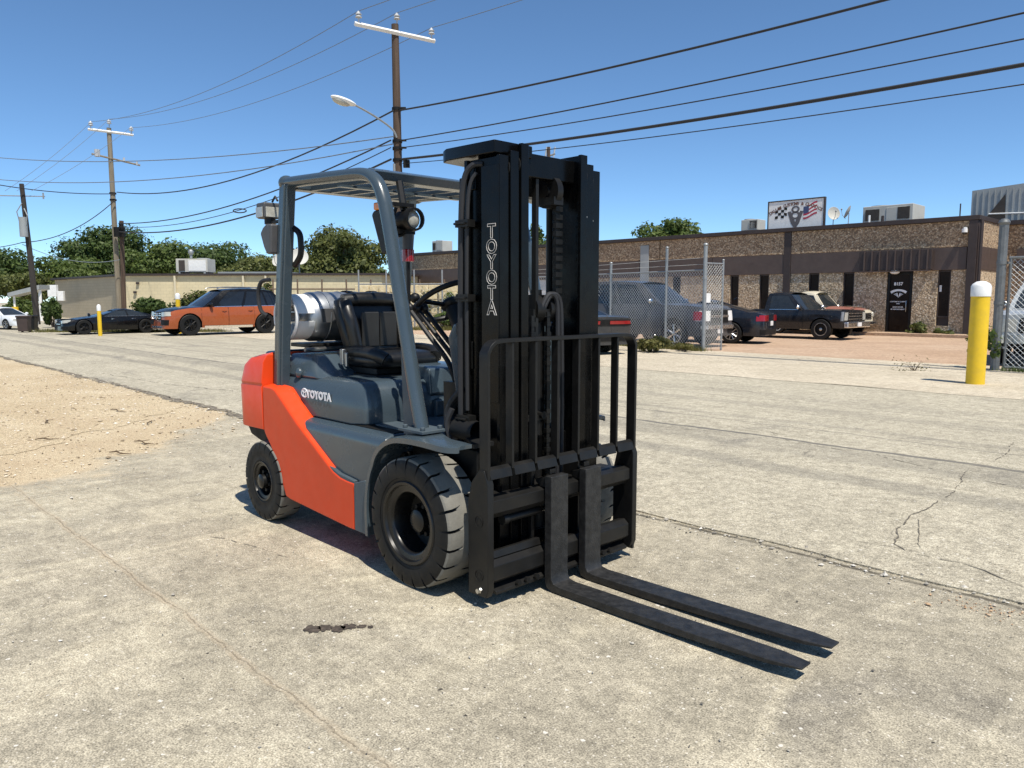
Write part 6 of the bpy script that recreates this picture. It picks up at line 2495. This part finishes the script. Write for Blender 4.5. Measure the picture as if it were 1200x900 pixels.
# dark decal plate with outlined letters on the outside of the right rail
MB().box(.265, .384, -.3745, -.3665, .95, 2.08).build('decal_plate', FM_, MA, bevel=.002)
lt = MB()
zz = [1.742 - .0728 * i for i in range(6)]
for ch, z in zip('TOYOTA', zz):
    fm = frame4(Vector((.340, -.3765, z)), (1, 0, 0), (0, 0, 1))
    add_text(lt, ch, fm, .092, outline=.0016, offset=.002)
lt.build('lettering', pm('letter_outline', (.55, .52, .48), .5), MA, smooth=0)
# hose running up the right side
hz = MB().tube(smooth_path([(.135, -.40, .78), (.14, -.405, 1.0), (.145, -.405, 1.5), (.15, -.40, 1.9), (.165, -.39, 2.04), (.20, -.37, 2.095), (.24, -.34, 2.10)]), .015, 8)
hz.tube(smooth_path([(.185, -.40, .9), (.185, -.40, 1.5), (.19, -.39, 1.95), (.215, -.36, 2.06)]), .010, 7)
hz.tube(smooth_path([(.135, -.40, .80), (.10, -.43, .74), (.07, -.44, .82), (.09, -.42, .90)]), .016, 8)
hz.build('hydraulic_hose', M['cable'], MA)
for z in (.84, 1.44, 1.80):
    MB().box(.12, .215, -.418, -.37, z, z + .035).tube([(.12, -.424, z + .017), (.20, -.424, z + .017)], .006, 6).build('hose_clamp', M['black_satin'], MA)
# crown plate reaching back at the top
cpm = MB().prism([(.36, -.375), (.02, -.39), (-.04, -.36), (-.06, -.20), (-.02, -.14), (.12, -.12), (.36, -.12)], 2, 2.135, 2.195)
cpm.build('crown_plate', FM_, MA, bevel=.006)
# single centre lift cylinder and sheave, chains, guide rods
MB().cyl((.25, .02, 0), .046, .20, 1.36, 2, 18).cyl((.25, .02, 0), .03, 1.36, 1.50, 2, 16).build('free_lift_cylinder', M['black_satin'], MA)
MB().box(.30, .33, -.065, -.045, .76, 2.05).build('guide_rod', M['black_satin'], MA)
MB().cyl((.29, .07, 2.0), .085, -.02, .02, 1, 24).cyl((.29, .07, 2.0), .03, -.035, .035, 1, 14).box(.22, .36, .035, .105, 1.93, 1.97).build('hose_sheave', M['black_satin'], MA)
MB().cyl((.27, -.03, 1.40), .075, -.03, .03, 1, 22).cyl((.27, .06, 1.40), .075, -.02, .02, 1, 22).box(.21, .33, -.08, .10, 1.36, 1.40).build('chain_sheave', M['black_satin'], MA)


def chain(name, x, y, z0, z1, pitch=.0254, wd=.03):
    base = None
    mb = MB()
    z = z0
    k = 0
    while z < z1:
        if k % 2 == 0:
            mb.box(x - .011, x + .011, y - wd / 2, y + wd / 2, z, z + pitch * .86)
        else:
            mb.box(x - .007, x + .007, y - wd * .36, y + wd * .36, z - .004, z + pitch + .004)
        z += pitch
        k += 1
    o = mb.build(name, M['black_satin'], MA)
    return o


chain('lift_chain', .325, -.085, .50, 1.36)
chain('lift_chain', .325, .03, .50, 1.38)
# hose guide links beside the right rail
hg = MB()
z = .60
while z < 1.95:
    hg.box(.305, .33, .085, .135, z, z + .026)
    z += .042
hg.box(.312, .318, .09, .13, .6, 1.95)
hg.build('hose_guide', M['black_satin'], MA)
hh = MB()
for i in range(2):
    hh.tube(smooth_path([(.33, -.03 + i * .02, 1.40), (.34, .02 + i * .02, 1.475), (.345, .075 + i * .025, 1.44), (.345, .085 + i * .03, 1.25), (.345, .09 + i * .03, .9), (.34, .09 + i * .03, .5)]), .013, 8)
hh.build('carriage_hose', M['cable'], MA)
MB().cyl((.33, -.05, .86), .02, -.05, .05, 0, 10).box(.30, .36, -.16, -.02, .835, .86).cyl((.33, -.09, .86), .012, 0, .05, 2, 8).build('chain_anchor', M['grime'], MA)
# tilt cylinders
sym('tilt_cylinder', lambda mb, sg: mb.tube([(-.25, sg * .30, .52), (.05, sg * .30, .60)], .04, 12).tube([(.05, sg * .30, .60), (.16, sg * .30, .63)], .022, 10), M['black_satin'], MA)
# ---- carriage
CG_ = MB().prism([(.425, .425), (.425, .505), (.445, .53), (.500, .515), (.500, .455), (.47, .425)], 1, -.515, .515).build('carriage', M['black_satin'], FL, bevel=.003)
MB().prism([(.425, .115), (.425, .215), (.47, .225), (.500, .20), (.500, .13), (.47, .105)], 1, -.515, .515).build('lower_carriage_bar', M['black_satin'], CG_, bevel=.004)
MB().prism([(.44, .225), (.44, .26), (.465, .262), (.475, .228)], 1, -.50, -.17).build('lower_hook', M['black_satin'], CG_, bevel=.003)
MB().prism([(.30, .085), (.30, .15), (.42, .11), (.50, .075), (.50, .06), (.42, .06)], 1, -.50, .50).build('carriage_skirt', M['black_satin'], CG_, bevel=.003)
MB().box(.30, .424, -.50, .50, .505, .515).build('carriage_plate', M['black_satin'], CG_)


def side_plate(mb, sg):
    mb.prism([(.375, .06), (.50, .06), (.515, .10), (.515, .60), (.49, .665), (.455, .665), (.40, .60), (.375, .5)], 1, sg * .525, sg * .565)


for o, sg in zip(sym('side_plate', side_plate, M['black_satin'], CG_, bevel=.005), (-1, 1)):
    mb = MB()
    for z in (.16, .42):
        mb.lathe([(.0, .02), (.016, .02), (.016, 0)], (.455, sg * .566, z), 1, 6)
        mb.lathe([(.018, .006), (.027, .006), (.027, -.002)], (.455, sg * .566, z), 1, 14)
    mb.build('bolt', M['steel'] if sg < -2 else M['grime'], o)
MB().tube([(.46, -.55, .07), (.46, -.565, .085), (.47, -.57, .10)], .008, 6).cyl((.45, -.555, .085), .012, -.02, .02, 1, 8).build('grease_fitting', M['steel'], CG_)
sym('carriage_bracket', lambda mb, sg: mb.box(.25, .425, sg * .165, sg * .185, .10, .62).box(.25, .30, sg * .14, sg * .19, .2, .6), M['black_satin'], CG_, bevel=.004)
# side shifter cylinder
MB().cyl((.455, -.30, .40), .019, -.10, .14, 1, 14).cyl((.455, -.30, .40), .011, .14, .24, 1, 12).cyl((.455, -.30, .40), .026, -.12, -.09, 1, 12).box(.43, .48, -.08, -.05, .37, .43).build('side_shift_cylinder', M['black_satin'], CG_)
MB().cyl((.457, -.30, .40), .0125, .142, .22, 1, 12).build('piston_rod', M['chrome'], CG_)
for y in (-.36, -.30, -.235, .28, .34):
    MB().lathe([(0, .018), (.014, .018), (.014, 0)], (.50, y, .088), 0, 6).build('bolt', M['grime'], CG_)
MB().box(.31, .33, -.30, -.06, .23, .47).build('guard_plate', M['black_gloss'], CG_)

# ---- load backrest
BRS = MB().tube(smooth_path([(.475, -.545, .62), (.475, -.545, 1.0), (.475, -.545, 1.19), (.475, -.53, 1.235), (.475, -.49, 1.258), (.475, -.42, 1.262), (.475, 0, 1.262), (.475, .42, 1.262), (.475, .49, 1.258), (.475, .53, 1.235), (.475, .545, 1.19), (.475, .545, 1.0), (.475, .545, .62)], 4), .036, 4, ry=.0085, up=(1, 0, 0))
BRS = MB()
pth = _sp([(-.548, .05), (-.548, .5), (-.548, 1.17), (-.540, 1.215), (-.515, 1.245), (-.47, 1.258), (-.3, 1.26), (0, 1.26), (.3, 1.26), (.47, 1.258), (.515, 1.245), (.540, 1.215), (.548, 1.17), (.548, .5), (.548, .05)] and [(a, b, 0) for a, b in ((-.548, .60), (-.548, .9), (-.548, 1.17), (-.540, 1.215), (-.515, 1.245), (-.47, 1.258), (-.3, 1.26), (0, 1.26), (.3, 1.26), (.47, 1.258), (.515, 1.245), (.540, 1.215), (.548, 1.17), (.548, .9), (.548, .05))], 3)
secs = []
for i, p in enumerate(pth):
    a, b = Vector(pth[max(0, i - 1)]), Vector(pth[min(len(pth) - 1, i + 1)])
    d = (b - a).normalized()
    nx, ny = d.y, -d.x
    t_ = .009
    secs.append([(x, p[0] + nx * q, p[1] + ny * q) for x, q in ((.450, -t_), (.508, -t_), (.508, t_), (.450, t_))])
BRS.loft(secs)
LB = BRS.build('load_backrest', M['black_satin'], FL, bevel=.003)
for k in range(1, 7):
    y = -.548 + k * 1.096 / 7
    MB().box(.460, .504, y - .0075, y + .0075, .655, 1.2505).build('backrest_bar', M['black_satin'], LB, bevel=.002)
for k in range(7):
    y0 = -.548 + k * 1.096 / 7 + .0095
    y1 = y0 + 1.096 / 7 - .019
    MB().prism([(.496, .618), (.511, .622), (.500, .664), (.478, .676), (.470, .668)], 1, y0, y1).build('cross_plate', M['black_satin'], LB, bevel=.002)

# ---- forks
def fork(y0, y1):
    mb = MB()
    yc = (y0 + y1) / 2
    # side outline (x,z): shank, heel, blade with taper
    up = [(.555, .585), (.556, .30), (.556, .10), (.559, .066), (.572, .047), (.61, .041), (1.0, .045), (1.45, .053), (1.72, .057), (1.838, .058)]
    lo = [(.508, .585), (.508, .30), (.508, .10), (.510, .048), (.522, .018), (.56, .004), (1.0, .008), (1.45, .025), (1.72, .039), (1.838, .049)]
    secs = []
    for i, ((a, b), (c_, d)) in enumerate(zip(up, lo)):
        hw = (y1 - y0) / 2
        if i == 8:
            hw *= .93
        if i == 9:
            hw *= .62
        secs.append([(a, yc - hw, b), (a, yc + hw, b), (c_, yc + hw, d), (c_, yc - hw, d)])
    mb.loft(secs)
    f = mb.build('fork', M['fork_steel'], FL, bevel=.005, seg=2)
    MB().prism([(.508, .525), (.47, .525), (.44, .545), (.44, .56), (.507, .575)], 1, y0 + .006, y1 - .006).build('fork_hook', M['black_satin'], f, bevel=.003)
    MB().box(.47, .507, yc - .02, yc + .02, .5855, .61).build('fork_pin', M['black_satin'], f, bevel=.003)
    return f


fork(-.180, -.056)
fork(.078, .202)
